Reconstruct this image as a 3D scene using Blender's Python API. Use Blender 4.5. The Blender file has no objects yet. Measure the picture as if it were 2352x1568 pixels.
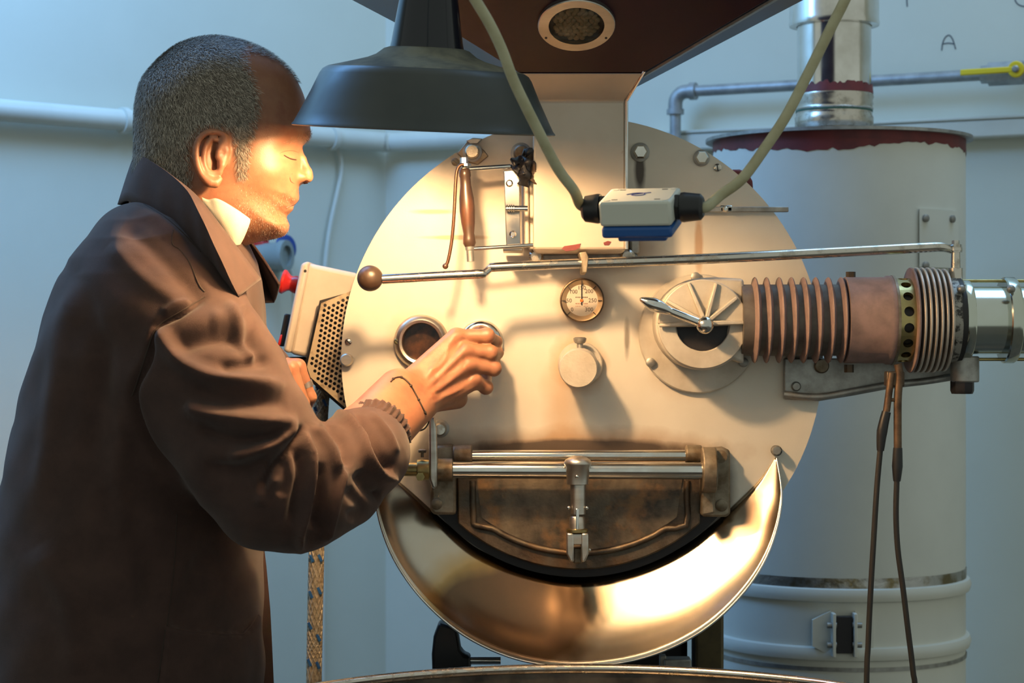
import bpy, bmesh, math, random
import numpy as np
from mathutils import Vector, Matrix, geometry
random.seed(7)
R = math.radians
scene = bpy.context.scene
COL = scene.collection

# ------------------------------------------------------------------ camera, world, lights, exposure
CAM_Y, CAM_Z, FPX = -2.7, 1.35, 4800.0
cam_d = bpy.data.cameras.new('camera')
cam_d.sensor_fit = 'HORIZONTAL'; cam_d.sensor_width = 36.0
cam_d.lens = 36.0 * FPX / 2352.0
cam_d.dof.use_dof = True; cam_d.dof.focus_distance = 2.5; cam_d.dof.aperture_fstop = 9.0
cam = bpy.data.objects.new('camera', cam_d); COL.objects.link(cam)
cam.location = (0, CAM_Y, CAM_Z); cam.rotation_euler = (R(90), 0, 0)
scene.camera = cam

world = bpy.data.worlds.new('room_ambience'); scene.world = world
world.use_nodes = True
bg = world.node_tree.nodes['Background']
bg.inputs[0].default_value = (0.66, 0.72, 0.64, 1); bg.inputs[1].default_value = 0.48

def area_light(name, loc, target, sx, sy, power, color):
    d = bpy.data.lights.new(name, 'AREA'); d.shape = 'RECTANGLE'; d.size = sx; d.size_y = sy
    d.energy = power; d.color = color
    o = bpy.data.objects.new(name, d); COL.objects.link(o)
    o.location = loc
    o.rotation_euler = (Vector(target) - Vector(loc)).to_track_quat('-Z', 'Y').to_euler()
    return o
area_light('daylight_skylight', (0.95, 0.40, 3.2), (-0.6, 1.2, 1.5), 1.2, 1.0, 15, (0.34, 0.62, 1.0))
area_light('daylight_window', (-0.90, 0.25, 2.6), (-0.98, 1.0, 1.0), 1.2, 0.6, 23, (0.18, 0.47, 1.0))

vs = scene.view_settings
vs.view_transform = 'Standard'; vs.look = 'None'; vs.gamma = 1.0; vs.use_curve_mapping = False
vs.exposure = 0.28
BULB_STRENGTH = 880.0

# ------------------------------------------------------------------ helpers
def P(px, py, Y=0.0):
    """world point at depth Y that shows at photo position (px, py)"""
    D = Y - CAM_Y
    return Vector(((px - 1176) / FPX * D, Y, CAM_Z + (784 - py) / FPX * D))
def L(n, Y=0.0):
    """length in metres of n photo pixels at depth Y"""
    return n / FPX * (Y - CAM_Y)

class MB:
    def __init__(s): s.v = []; s.f = []
    def add(s, verts, faces):
        b = len(s.v); s.v += [tuple(v) for v in verts]; s.f += [tuple(i + b for i in f) for f in faces]
        return s
    def box(s, c, size, rot=None):
        M = rot.to_matrix() if rot is not None and not isinstance(rot, Matrix) else (rot or Matrix.Identity(3))
        c = Vector(c); vs_ = []
        for x in (-.5, .5):
            for y in (-.5, .5):
                for z in (-.5, .5):
                    vs_.append(c + M @ Vector((x * size[0], y * size[1], z * size[2])))
        return s.add(vs_, [(0, 1, 3, 2), (4, 6, 7, 5), (0, 4, 5, 1), (2, 3, 7, 6), (0, 2, 6, 4), (1, 5, 7, 3)])
    def lathe(s, origin, axis, prof, n=32, cap=True, closed=False, phase=0.0):
        """prof: list of (t along axis, radius)"""
        o = Vector(origin); a = Vector(axis).normalized()
        u = a.orthogonal().normalized()
        if abs(a.y) > .9: u = Vector((1, 0, 0))
        elif abs(a.z) > .9: u = Vector((1, 0, 0))
        elif abs(a.x) > .9: u = Vector((0, 1, 0))
        u = (u - a * u.dot(a)).normalized(); w = a.cross(u)
        vs_ = []; fs = []
        for t, r in prof:
            for k in range(n):
                th = 2 * math.pi * k / n + phase
                vs_.append(o + a * t + (u * math.cos(th) + w * math.sin(th)) * max(r, 1e-5))
        m = len(prof)
        for i in range(m - 1 if not closed else m):
            j = (i + 1) % m
            for k in range(n):
                k2 = (k + 1) % n
                fs.append((i * n + k, i * n + k2, j * n + k2, j * n + k))
        if cap and not closed:
            fs.append(tuple(range(n - 1, -1, -1))); fs.append(tuple((m - 1) * n + k for k in range(n)))
        return s.add(vs_, fs)
    def cyl(s, p0, p1, r0, r1=None, n=24):
        p0 = Vector(p0); p1 = Vector(p1); d = p1 - p0
        return s.lathe(p0, d, [(0, r0), (d.length, r0 if r1 is None else r1)], n)
    def sphere(s, c, r, n=24, m=14, sq=(1, 1, 1)):
        b = len(s.v)
        s.lathe((0, 0, 0), (0, 0, 1), [(-r * math.cos(math.pi * i / m), r * math.sin(math.pi * i / m)) for i in range(m + 1)], n, cap=False)
        for i in range(b, len(s.v)):
            x, y, z = s.v[i]; s.v[i] = (x * sq[0] + c[0], y * sq[1] + c[1], z * sq[2] + c[2])
        return s
    def tube(s, pts, r, n=12, smooth=0, flat=None):
        pts = [Vector(p) for p in pts]
        rr = list(r) if isinstance(r, (list, tuple)) else [r] * len(pts)
        if smooth: pts, rr = spline(pts, rr, smooth)
        m = len(pts); vs_ = []; fs = []
        t0 = (pts[1] - pts[0]).normalized(); u = t0.orthogonal().normalized()
        for i in range(m):
            t = (pts[min(i + 1, m - 1)] - pts[max(i - 1, 0)]).normalized()
            u = (u - t * u.dot(t)).normalized(); w = t.cross(u)
            for k in range(n):
                th = 2 * math.pi * k / n
                vs_.append(pts[i] + (u * math.cos(th) + w * math.sin(th)) * rr[i])
        for i in range(m - 1):
            for k in range(n):
                k2 = (k + 1) % n
                fs.append((i * n + k, i * n + k2, (i + 1) * n + k2, (i + 1) * n + k))
        fs.append(tuple(range(n - 1, -1, -1))); fs.append(tuple((m - 1) * n + k for k in range(n)))
        return s.add(vs_, fs)
    def prism(s, poly, Y0, Y1):
        """poly: list of (x, z); extruded from front Y0 to back Y1"""
        n = len(poly)
        a = sum(poly[i][0] * poly[(i + 1) % n][1] - poly[(i + 1) % n][0] * poly[i][1] for i in range(n))
        if a < 0: poly = poly[::-1]
        vs_ = [(x, Y0, z) for x, z in poly] + [(x, Y1, z) for x, z in poly]
        fs = [tuple(range(n)), tuple(range(2 * n - 1, n - 1, -1))]
        for i in range(n):
            j = (i + 1) % n; fs.append((i, i + n, j + n, j))
        return s.add(vs_, fs)
    def sheet(s, outer, holes, Y0, Y1):
        """flat plate with round holes: outer (x,z) loop, holes list of (x,z,r)"""
        co = [Vector(p) for p in outer]; n = len(co)
        ed = [(i, (i + 1) % n) for i in range(n)]
        for hx, hz, hr in holes:
            b = len(co); m = 8 if hr < 0.006 else 48
            co += [Vector((hx + hr * math.cos(2 * math.pi * k / m), hz + hr * math.sin(2 * math.pi * k / m))) for k in range(m)]
            ed += [(b + k, b + (k + 1) % m) for k in range(m)]
        vo, eo, fo, ov, oe, of = geometry.delaunay_2d_cdt(co, ed, [], 1, 1e-7)
        keep = []
        for f in fo:
            c = sum((vo[i] for i in f), Vector((0, 0))) / len(f)
            if any((c.x - h[0]) ** 2 + (c.y - h[1]) ** 2 < (h[2] * .93) ** 2 for h in holes): continue
            keep.append(tuple(f))
        m = len(vo); cnt = {}
        for f in keep:
            for i in range(len(f)):
                e = (f[i], f[(i + 1) % len(f)]); cnt[e] = 1
        rim = [e for e in cnt if (e[1], e[0]) not in cnt]
        vs_ = [(v.x, Y0, v.y) for v in vo] + [(v.x, Y1, v.y) for v in vo]
        fs = list(keep) + [tuple(i + m for i in f[::-1]) for f in keep]
        fs += [(a, a + m, b + m, b) for a, b in rim]
        return s.add(vs_, fs)
    def ring(s, c, axis, r0, r1, t0, t1, n=40, bev=0.0):
        b = bev
        return s.lathe(c, axis, [(t0, r0), (t0, r1 - b), (t0 + b, r1), (t1 - b, r1), (t1, r1 - b), (t1, r0)], n, closed=True)
    def build(s, name, mat, parent=None, smooth=40, bevel=0.0, label=None):
        me = bpy.data.meshes.new(name)
        V = np.array(s.v, dtype=float)
        c = (V.min(0) + V.max(0)) / 2
        me.from_pydata((V - c).tolist(), [], s.f); me.validate(); 
        bm = bmesh.new(); bm.from_mesh(me); bmesh.ops.recalc_face_normals(bm, faces=bm.faces); bm.to_mesh(me); bm.free()
        return finish(name, me, mat, parent, c, smooth, bevel, label)

def finish(name, me, mat, parent, c=(0, 0, 0), smooth=40, bevel=0.0, label=None):
    me.materials.append(mat)
    if smooth:
        me.shade_smooth()
        if smooth < 180: me.set_sharp_from_angle(angle=R(smooth))
    o = bpy.data.objects.new(name, me); COL.objects.link(o)
    o.location = c
    if parent is not None:
        o.parent = parent
        o.matrix_parent_inverse = wmat(parent).inverted()
    if bevel:
        b = o.modifiers.new('bevel', 'BEVEL'); b.width = bevel; b.segments = 2; b.limit_method = 'ANGLE'; b.angle_limit = R(40)
        b.harden_normals = False
    if label: o['label'] = label
    return o
def wmat(o):
    m = Matrix.LocRotScale(o.location, o.rotation_euler, o.scale)
    if o.parent: m = wmat(o.parent) @ o.matrix_parent_inverse @ m
    return m
def thing(name, label, cat, loc, group=None):
    o = bpy.data.objects.new(name, None); COL.objects.link(o); o.location = loc; o.empty_display_size = .05
    o['label'] = label; o['category'] = cat
    if group: o['group'] = group
    return o
def tag(o, label, cat, group=None):
    o['label'] = label; o['category'] = cat
    if group: o['group'] = group
    return o
def spline(pts, rr, k):
    out = []; ro = []; n = len(pts)
    for i in range(n - 1):
        p0 = pts[max(i - 1, 0)]; p1 = pts[i]; p2 = pts[i + 1]; p3 = pts[min(i + 2, n - 1)]
        for j in range(k):
            t = j / k
            out.append(0.5 * ((2 * p1) + (p2 - p0) * t + (2 * p0 - 5 * p1 + 4 * p2 - p3) * t * t + (3 * p1 - p0 - 3 * p2 + p3) * t ** 3))
            ro.append(rr[i] * (1 - t) + rr[i + 1] * t)
    out.append(pts[-1]); ro.append(rr[-1])
    return out, ro
def pp(pts, Y):
    """photo points on the plane at depth Y -> (x, z) list"""
    return [(P(x, y, Y).x, P(x, y, Y).z) for x, y in pts]
def circ(cx, cz, r, a0=0, a1=360, n=64):
    return [(cx + r * math.cos(R(a0 + (a1 - a0) * k / n)), cz + r * math.sin(R(a0 + (a1 - a0) * k / n))) for k in range(n + (0 if abs(a1 - a0) >= 360 else 1))]

# ------------------------------------------------------------------ materials
def mat(name, col, rough=0.5, metal=0.0, col2=None, nscale=20.0, namt=(0.4, 0.65), detail=4.0, bump=0.0, bscale=200.0,
        stretch=(1, 1, 1), stain=None, sscale=8.0, samt=(0.58, 0.72), rough2=None, sheen=0.0, coat=0.0, spec=None, sss=0.0, aniso=0.0):
    m = bpy.data.materials.new(name); m.use_nodes = True
    nt = m.node_tree; N = nt.nodes; K = nt.links; b = N['Principled BSDF']
    b.inputs['Base Color'].default_value = (*col, 1); b.inputs['Roughness'].default_value = rough; b.inputs['Metallic'].default_value = metal
    if sheen: b.inputs['Sheen Weight'].default_value = sheen
    if coat: b.inputs['Coat Weight'].default_value = coat; b.inputs['Coat Roughness'].default_value = .15
    if spec is not None: b.inputs['Specular IOR Level'].default_value = spec
    if sss:
        b.inputs['Subsurface Weight'].default_value = sss; b.inputs['Subsurface Radius'].default_value = (.6, .25, .12); b.inputs['Subsurface Scale'].default_value = .012
    if aniso: b.inputs['Anisotropic'].default_value = aniso
    tc = N.new('ShaderNodeTexCoord'); mp = N.new('ShaderNodeMapping'); mp.inputs['Scale'].default_value = stretch
    K.new(tc.outputs['Object'], mp.inputs['Vector'])
    cur = None
    def noise(scale, det):
        n = N.new('ShaderNodeTexNoise'); n.inputs['Scale'].default_value = scale; n.inputs['Detail'].default_value = det
        n.inputs['Roughness'].default_value = .6
        K.new(mp.outputs['Vector'], n.inputs['Vector']); return n
    def ramp(src, a, c):
        r = N.new('ShaderNodeMapRange'); r.inputs['From Min'].default_value = a; r.inputs['From Max'].default_value = c; r.clamp = True
        K.new(src, r.inputs['Value']); return r.outputs['Result']
    def mix(fac, A, B):
        x = N.new('ShaderNodeMix'); x.data_type = 'RGBA'
        K.new(fac, x.inputs[0])
        for s_, q in ((6, A), (7, B)):
            if isinstance(q, tuple): x.inputs[s_].default_value = (*q, 1)
            else: K.new(q, x.inputs[s_])
        return x.outputs[2]
    if col2:
        f = ramp(noise(nscale, detail).outputs['Fac'], *namt)
        cur = mix(f, col, col2); K.new(cur, b.inputs['Base Color'])
        if rough2 is not None:
            q = N.new('ShaderNodeMapRange'); q.inputs['To Min'].default_value = rough; q.inputs['To Max'].default_value = rough2
            K.new(f, q.inputs['Value']); K.new(q.outputs['Result'], b.inputs['Roughness'])
    if stain:
        f = ramp(noise(sscale, 6).outputs['Fac'], *samt)
        cur = mix(f, cur if cur is not None else col, stain); K.new(cur, b.inputs['Base Color'])
    if bump:
        bp = N.new('ShaderNodeBump'); bp.inputs['Strength'].default_value = bump; bp.inputs['Distance'].default_value = .002
        K.new(noise(bscale, 3).outputs['Fac'], bp.inputs['Height']); K.new(bp.outputs['Normal'], b.inputs['Normal'])
    m['_'] = 0
    return m
M = {}
M['chrome'] = mat('chrome', (.78, .77, .74), .12, 1, (.62, .60, .55), 14, rough2=.22)
M['chrome_worn'] = mat('worn_chrome', (.62, .58, .52), .22, 1, (.30, .26, .20), 60, (.5, .75), rough2=.45)
M['steel'] = mat('brushed_steel', (.60, .57, .52), .34, 1, (.46, .42, .36), 9, stretch=(1, 1, 6), rough2=.42)
M['zinc'] = mat('dull_zinc', (.42, .42, .40), .5, .8, (.25, .24, .22), 50, (.35, .7))
M['cast'] = mat('stained_cast_metal', (.34, .29, .22), .5, .7, (.12, .085, .05), 28, (.35, .65), bump=.15, bscale=240)
M['cast_dark'] = mat('oily_cast_iron', (.115, .095, .072), .48, .65, (.05, .036, .026), 30, (.35, .62), bump=.25, bscale=300, stain=(.14, .085, .045), sscale=16, samt=(.5, .7))
M['black_iron'] = mat('black_iron', (.022, .020, .022), .45, .4, bump=.1)
M['alu'] = mat('sand_cast_aluminium', (.56, .52, .45), .55, .25, (.42, .37, .30), 18, (.4, .7), bump=.2, bscale=320, stain=(.36, .20, .10), sscale=24, samt=(.64, .72))
M['cream_fin'] = mat('mauve_heatproof_paint', (.27, .185, .17), .6, .1, (.18, .125, .115), 40, (.35, .65), bump=.1, bscale=500)
M['fin_core'] = mat('dark_burner_core', (.16, .14, .12), .55, .5, (.10, .08, .07), 30)
M['fin_light'] = mat('pale_machined_fin', (.60, .52, .44), .45, .5, (.45, .36, .30), 20)
M['brass'] = mat('dull_brass', (.46, .37, .16), .30, 1, (.28, .22, .10), 24, rough2=.4)
M['dark_red'] = mat('dark_red_enamel', (.026, .004, .014), .36, .0, (.020, .004, .010), 8, stain=(.034, .009, .008), sscale=7, samt=(.5, .68), spec=.3)
M['red_paint'] = mat('brushed_red_paint', (.17, .022, .022), .55, 0, (.11, .015, .018), 30)
M['black'] = mat('black_plastic', (.012, .012, .014), .4, 0, bump=.05)
M['rubber'] = mat('black_rubber', (.018, .016, .015), .55, 0)
M['white_wall'] = mat('painted_wall', (.63, .63, .53), .65, 0, (.585, .585, .49), 3, (.3, .7), bump=.08, bscale=120)
M['white_pipe'] = mat('white_conduit_paint', (.62, .62, .54), .4, 0, (.57, .57, .50), 8)
M['galv'] = mat('galvanised_pipe', (.40, .42, .43), .5, .6, (.28, .30, .31), 40, (.35, .65))
M['yellow'] = mat('yellow_lever_plastic', (.75, .55, .01), .45)
M['tank'] = mat('scuffed_white_tank_paint', (.72, .72, .64), .5, .0, (.65, .65, .58), 5, (.35, .65), stain=(.22, .23, .22), sscale=9, samt=(.70, .80), bump=.05)
M['ink'] = mat('pencil_mark', (.06, .07, .09), .8)
M['glass_dark'] = mat('sooty_sight_glass', (.03, .016, .009), .08, 0, (.11, .045, .018), 40, (.45, .7))
M['wood'] = mat('worn_varnished_wood', (.050, .028, .018), .36, 0, (.13, .045, .02), 22, (.55, .68), stretch=(1, 1, .4), coat=.2)
M['dial'] = mat('dial_face', (.56, .49, .40), .5)
M['dial_ink'] = mat('dial_ink', (.05, .035, .025), .6)
M['print_red'] = mat('faded_print', (.30, .12, .07), .6)
M['hot_orange'] = mat('orange_hub', (.7, .16, .03), .5)
M['enamel'] = mat('dark_green_enamel', (.030, .037, .037), .34, 0, (.046, .052, .048), 7, (.4, .65), rough2=.5, bump=.04, bscale=60)
M['enamel_neck'] = mat('glossy_black_enamel', (.008, .010, .016), .12, 0)
M['dust'] = mat('dusty_enamel', (.16, .155, .105), .75, 0, (.07, .072, .056), 26, (.4, .65))
M['white_enamel'] = mat('white_enamel', (.8, .78, .74), .35)
M['cable'] = mat('yellowed_cable_sheath', (.44, .42, .27), .5, 0, (.36, .33, .19), 30, stain=(.10, .07, .04), sscale=60, samt=(.70, .74))
M['box_white'] = mat('off_white_plastic', (.62, .63, .55), .5, 0, stain=(.12, .12, .10), sscale=150, samt=(.76, .80))
M['box_blue'] = mat('blue_plastic', (.012, .085, .30), .4)
M['red_plastic'] = mat('red_plastic', (.55, .020, .012), .35)
M['beige'] = mat('beige_box_paint', (.60, .53, .45), .5, 0, (.54, .47, .39), 20)
M['mesh_metal'] = mat('tarnished_perforated_sheet', (.46, .37, .25), .45, .5, (.18, .13, .08), 34, (.55, .68))
M['socket_grey'] = mat('grey_socket_plastic', (.25, .29, .28), .5)
M['socket_blue'] = mat('blue_socket_plastic', (.01, .05, .24), .45)
M['braid'] = mat('braided_steel_hose', (.58, .52, .40), .4, .45, (.38, .32, .22), 220, (.4, .6))
M['braid_blue'] = mat('blue_hose_fleck', (.01, .09, .30), .5)
M['bean'] = mat('green_coffee_bean', (.30, .21, .12), .6, 0, (.20, .14, .075), 90)
M['floor'] = mat('concrete_floor', (.16, .15, .14), .7, 0, (.11, .105, .10), 5, bump=.1)
# ------------------------------------------------------------------ the room
CX, CY = -0.26, 1.60                       # the far corner
def along_right(px):                       # point on the right-hand wall seen at column px
    k = (px - 1176) / FPX; d = Vector((1.172, -0.58))
    t = (k * (CY - CAM_Y) - CX) / (d.x - k * d.y); return Vector((CX + t * d.x, CY + t * d.y))
def along_left(px):
    k = (px - 1176) / FPX; d = Vector((-0.6465, -0.60))
    t = (k * (CY - CAM_Y) - CX) / (d.x - k * d.y); return Vector((CX + t * d.x, CY + t * d.y))
NR = Vector((-0.443, -0.896, 0)); NL = Vector((0.680, -0.733, 0))
def wall(name, a, b, n):
    m = MB(); a = Vector((*a, 0)); b = Vector((*b, 0)); up = Vector((0, 0, 3.4)); t = -n * .12
    m.add([a, b, b + up, a + up, a + t, b + t, b + t + up, a + t + up],
          [(0, 1, 2, 3), (7, 6, 5, 4), (0, 4, 5, 1), (1, 5, 6, 2), (2, 6, 7, 3), (3, 7, 4, 0)])
    o = m.build(name, M['white_wall']); o['kind'] = 'structure'; return o
wall('wall_right', (CX, CY), (CX + 1.172 * 2.6, CY - .58 * 2.6), NR)
wall('wall_left', (CX, CY), (CX - .6465 * 3.4, CY - .60 * 3.4), NL)
o = MB().box((0.2, -0.8, -.05), (7.0, 6.0, .1)).build('floor', M['floor']); o['kind'] = 'structure'

def onwall(f, n, px, py, off):
    d = Vector(((px - 1176) / FPX, 1, (784 - py) / FPX)); c = Vector((0, CAM_Y, CAM_Z))
    t_ = ((Vector((CX, CY, 0)) - c).dot(n) + off) / d.dot(n)
    return c + d * t_
def rw(px, off, z): q = along_right(px); return Vector((q.x, q.y, z)) + NR * off
# white conduit on the left wall
t = thing('conduit_pipe', 'thick white painted pipe running along the wall behind the man', 'pipe', onwall(along_left, NL, 100, 262, .03))
pz = onwall(along_left, NL, 0, 258, 0).z
def lw(px, off, z): q = along_left(px); return Vector((q.x, q.y, z)) + NL * off
MB().tube([lw(-900, .032, pz), lw(300, .032, pz), lw(862, .032, pz), Vector((CX, CY, pz)) + (NL + NR).normalized() * .05, rw(920, .032, pz), rw(1300, .032, pz), rw(1318, .032, pz - .012), rw(1324, .032, pz - .04), rw(1324, .032, .3)], .020, 16).build('pipe_run', M['white_pipe'], t)
for px in (262, 990 - 250, 60 - 200):
    c = lw(px, .032, pz); ax = Vector((-.733, -.68, 0))
    MB().ring(c, ax, .019, .0245, -.006, .006, 24).build('clip', M['white_pipe'], t)
# conduit on the right wall, behind the tank
rz = onwall(along_right, NR, 2200, 303, 0).z
def rw(px, off, z): q = along_right(px); return Vector((q.x, q.y, z)) + NR * off
t = thing('wall_trunking', 'white horizontal trunking on the wall behind the tank', 'trunking', rw(1500, .02, rz))
a, b = rw(1500, .02, rz), rw(2900, .02, rz); d = (b - a).normalized(); rot = Matrix((d, -NR, Vector((0, 0, 1)))).transposed()
MB().box((a + b) / 2, ((b - a).length, .04, .032), rot).build('channel', M['white_pipe'], t, bevel=.004)
MB().box((a + b) / 2 + Vector((0, 0, .019)), ((b - a).length, .046, .006), rot).build('cover', M['white_pipe'], t, bevel=.002)
# galvanised gas pipe with valve
t = thing('gas_pipe', 'galvanised grey gas pipe with an elbow beside the chrome flue', 'pipe', rw(1575, .06, 1.2))
gz = onwall(along_right, NR, 1600, 209, .06).z
e = rw(1578, .06, gz); g1 = rw(1612, .06, gz); gend = rw(2700, .06, gz)
MB().tube([g1, gend], .0105, 14).build('pipe_run', M['galv'], t)
MB().tube([e + Vector((0, 0, -.03)), e + Vector((0, 0, -.9))], .0105, 14).build('drop_pipe', M['galv'], t)
dx = (gend - g1).normalized()
el = [e + Vector((0, 0, -.036))] + [e + Vector((0, 0, -.022)) + dx * .022 * (1 - math.cos(R(a_))) + Vector((0, 0, .022 * math.sin(R(a_)))) for a_ in range(0, 91, 15)] + [e + dx * .036]
MB().tube(el, .0135, 16).build('elbow', M['galv'], t)
MB().lathe(e + Vector((0, 0, -.042)), (0, 0, 1), [(0, .0165), (.01, .0165)], 20).build('elbow_collar', M['galv'], t)
MB().lathe(e + dx * .030, dx, [(0, .0165), (.012, .0165)], 20).build('elbow_collar', M['galv'], t)
vb = rw(2330, .06, gz)
MB().lathe(vb - dx * .045, dx, [(0, .016), (.012, .016), (.013, .021), (.075, .021), (.076, .017), (.10, .017)], 6).build('valve_body', M['galv'], t)
h0 = onwall(along_right, NR, 2334, 159, .095); h1 = onwall(along_right, NR, 2206, 167, .095)
lev = MB().lathe(h0 - NR * .004, NR, [(0, .0145), (.007, .0145)], 24)
dd = (h1 - h0); rot = Matrix((dd.normalized(), -NR, dd.normalized().cross(-NR))).transposed()
lev.box((h0 + h1) / 2 , (dd.length, .007, .0105), rot)
lev.build('valve_lever', M['yellow'], t, bevel=.002)
MB().lathe(h0 + NR * .003, NR, [(0, .0062), (.004, .0062), (.006, .004)], 16).build('lever_nut', M['zinc'], t)
# pencil marks on the wall
def wall_text(txt, px, py, size, name, label):
    cu = bpy.data.curves.new(name, 'FONT'); cu.body = txt; cu.size = size; cu.align_x = 'CENTER'; cu.align_y = 'CENTER'; cu.extrude = .0004
    ob = bpy.data.objects.new('tmp', cu); COL.objects.link(ob)
    me = bpy.data.meshes.new_from_object(ob.evaluated_get(bpy.context.evaluated_depsgraph_get())); bpy.data.objects.remove(ob)
    me.materials.clear(); return me
def stroke(name, pts, label):
    """pencil stroke on the right wall from photo points"""
    m = MB()
    for s_ in pts: m.tube([onwall(along_right, NR, x, y, .0006) for x, y in s_], .0011, 6, smooth=5)
    tag(m.build(name, M['ink']), label, 'mark')
stroke('wall_mark', [[(2163, 116), (2165, 100), (2171, 86), (2180, 81), (2187, 88), (2192, 102), (2195, 113)], [(2165, 101), (2178, 99), (2192, 101)]], 'pencilled letter A on the wall above the gas pipe')
stroke('wall_mark', [[(2330, -6), (2334, 5), (2342, 12), (2354, 15)]], 'curved pencil stroke on the wall at the top right corner')
stroke('wall_mark', [[(2083, -8), (2083, 4), (2084, 15)]], 'short upright pencil stroke on the wall at the top edge')
# thin cable down the left wall
tag(MB().tube([onwall(along_left, NL, x, y, .012) for x, y in [(735, 300), (757, 312), (778, 345), (784, 390), (775, 440), (762, 500), (752, 560), (745, 640), (742, 760), (742, 1000), (742, 1700)]], .0042, 8, smooth=6).build('wall_cable', M['white_pipe']),
    'thin pale cable hanging down the wall beside the face', 'cable')
# industrial socket with a blue plug
sc_ = onwall(along_left, NL, 600, 585, .05)
t = thing('power_socket', 'grey industrial wall socket with a round blue flap and red plug', 'socket', sc_)
ax = Vector((.93, -.37, 0)).normalized()
rotL = Matrix((Vector((.733, .68, 0)), -NL, Vector((0, 0, 1)))).transposed()
MB().box(onwall(along_left, NL, 612, 590, .02), (.10, .04, .055), rotL).build('back_box', M['socket_grey'], t, bevel=.006)
MB().lathe(onwall(along_left, NL, 598, 588, .06), ax, [(-.03, .020), (.0, .024), (.04, .026), (.045, .030), (.058, .030), (.058, .02), (.05, .02)], 24).build('socket_body', M['socket_grey'], t)
MB().lathe(onwall(along_left, NL, 652, 570, .06), Vector((.75, -.62, 0.05)), [(0, .024), (.004, .027), (.008, .026), (.010, .02)], 28).build('blue_flap', M['socket_blue'], t, label='round blue flap')
MB().lathe(onwall(along_left, NL, 590, 560, .05), ax, [(-.06, .010), (-.03, .016), (.01, .016), (.02, .012)], 24).build('red_plug', M['red_plastic'], t, label='red plug')
MB().tube([onwall(along_left, NL, x, y, .05) for x, y in [(645, 590), (662, 612), (672, 640), (676, 700), (678, 900)]], .005, 8, smooth=5).build('lead', M['white_pipe'], t)

# ------------------------------------------------------------------ flue tank behind the roaster
TX, TY, TR = 0.523, 0.65, 0.200
t = thing('flue_tank', 'tall scuffed white cylindrical tank with a red painted top edge', 'tank', (TX, TY, 0))
zt = 1.672
def zf(py): return CAM_Z + (784 - py) / FPX * (TY - TR - CAM_Y)
zb1, zb2 = zf(1368), zf(1503)
MB().lathe((TX, TY, 0), (0, 0, 1), [(.02, TR), (zb1, TR)], 64).build('lower_shell', M['tank'], t)
MB().lathe((TX, TY, 0), (0, 0, 1), [(zb1, TR), (zt - .018, TR)], 64, cap=False).build('shell', M['tank'], t)
MB().lathe((TX, TY, 0), (0, 0, 1), [(zt - .018, TR + .0004), (zt - .002, TR + .0006)], 64, cap=False).build('red_band', M['red_paint'], t, label='ragged red painted band')
rg = MB(); n = 160; vs_ = []; fs_ = []
for k in range(n):
    th = 2 * math.pi * k / n; c_, s_ = math.cos(th), math.sin(th)
    dz = .010 + .006 * math.sin(3 * th + 1) + random.uniform(-.003, .003)
    for z_ in (zt - .016, zt - .016 - max(dz, .001)): vs_.append((TX + (TR + .0007) * c_, TY + (TR + .0007) * s_, z_))
for k in range(n): q = (k + 1) % n; fs_.append((2 * k, 2 * k + 1, 2 * q + 1, 2 * q))
rg.add(vs_, fs_).build('red_drips', M['red_paint'], t)
MB().lathe((TX, TY, 0), (0, 0, 1), [(zt - .003, TR - .02), (zt - .003, TR + .012), (zt + .002, TR + .012), (zt + .004, TR - .01), (zt + .012, .06)], 64).build('lid', M['zinc'], t)
for zz, nm in ((zb1, 'band'), (zb2, 'band')):
    MB().lathe((TX, TY, zz), (0, 0, 1), [(-.011, TR), (-.009, TR + .006), (0, TR + .009), (.009, TR + .006), (.011, TR)], 64, cap=False).build(nm, M['tank'], t)
MB().lathe((TX, TY, zb1), (0, 0, 1), [(.010, TR + .001), (.026, TR + .001)], 64, cap=False).build('foil_tape', mat('crinkled_foil', (.45, .45, .44), .35, .9, (.22, .18, .10), 26, (.45, .6), bump=.8, bscale=60), t)
MB().lathe((TX, TY, zb2), (0, 0, 1), [(-.026, TR + .0015), (-.020, TR + .0015)], 64, cap=False).build('seam', M['zinc'], t)
# latch on the clamp bands
lx = P(1936, 1455, TY - TR).x; ly = TY - math.sqrt(TR ** 2 - (lx - TX) ** 2)
z1, z2 = zf(1405), zf(1505)
lt = MB().box((lx, ly - .010, (z1 + z2) / 2), (.024, .012, z1 - z2 - .01)).build('latch', M['black_iron'], t, bevel=.001)
for s_ in (-1, 1):
    MB().box((lx + s_ * .016, ly - .012, (z1 + z2) / 2), (.005, .022, z1 - z2)).build('latch_cheek', M['tank'], lt, bevel=.001)
    MB().prism([(lx + s_ * .018, z1 + .002), (lx + s_ * .046, z1 - .012), (lx + s_ * .046, z2 + .014), (lx + s_ * .018, z2)], ly - .0030, ly + .004).build('latch_plate', M['tank'], lt)
    for zz in (z1 - .018, z2 + .018):
        MB().cyl((lx + s_ * .012, ly - .016, zz), (lx + s_ * .026, ly - .016, zz), .0045, n=12).build('latch_pin', M['zinc'], lt)
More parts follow.
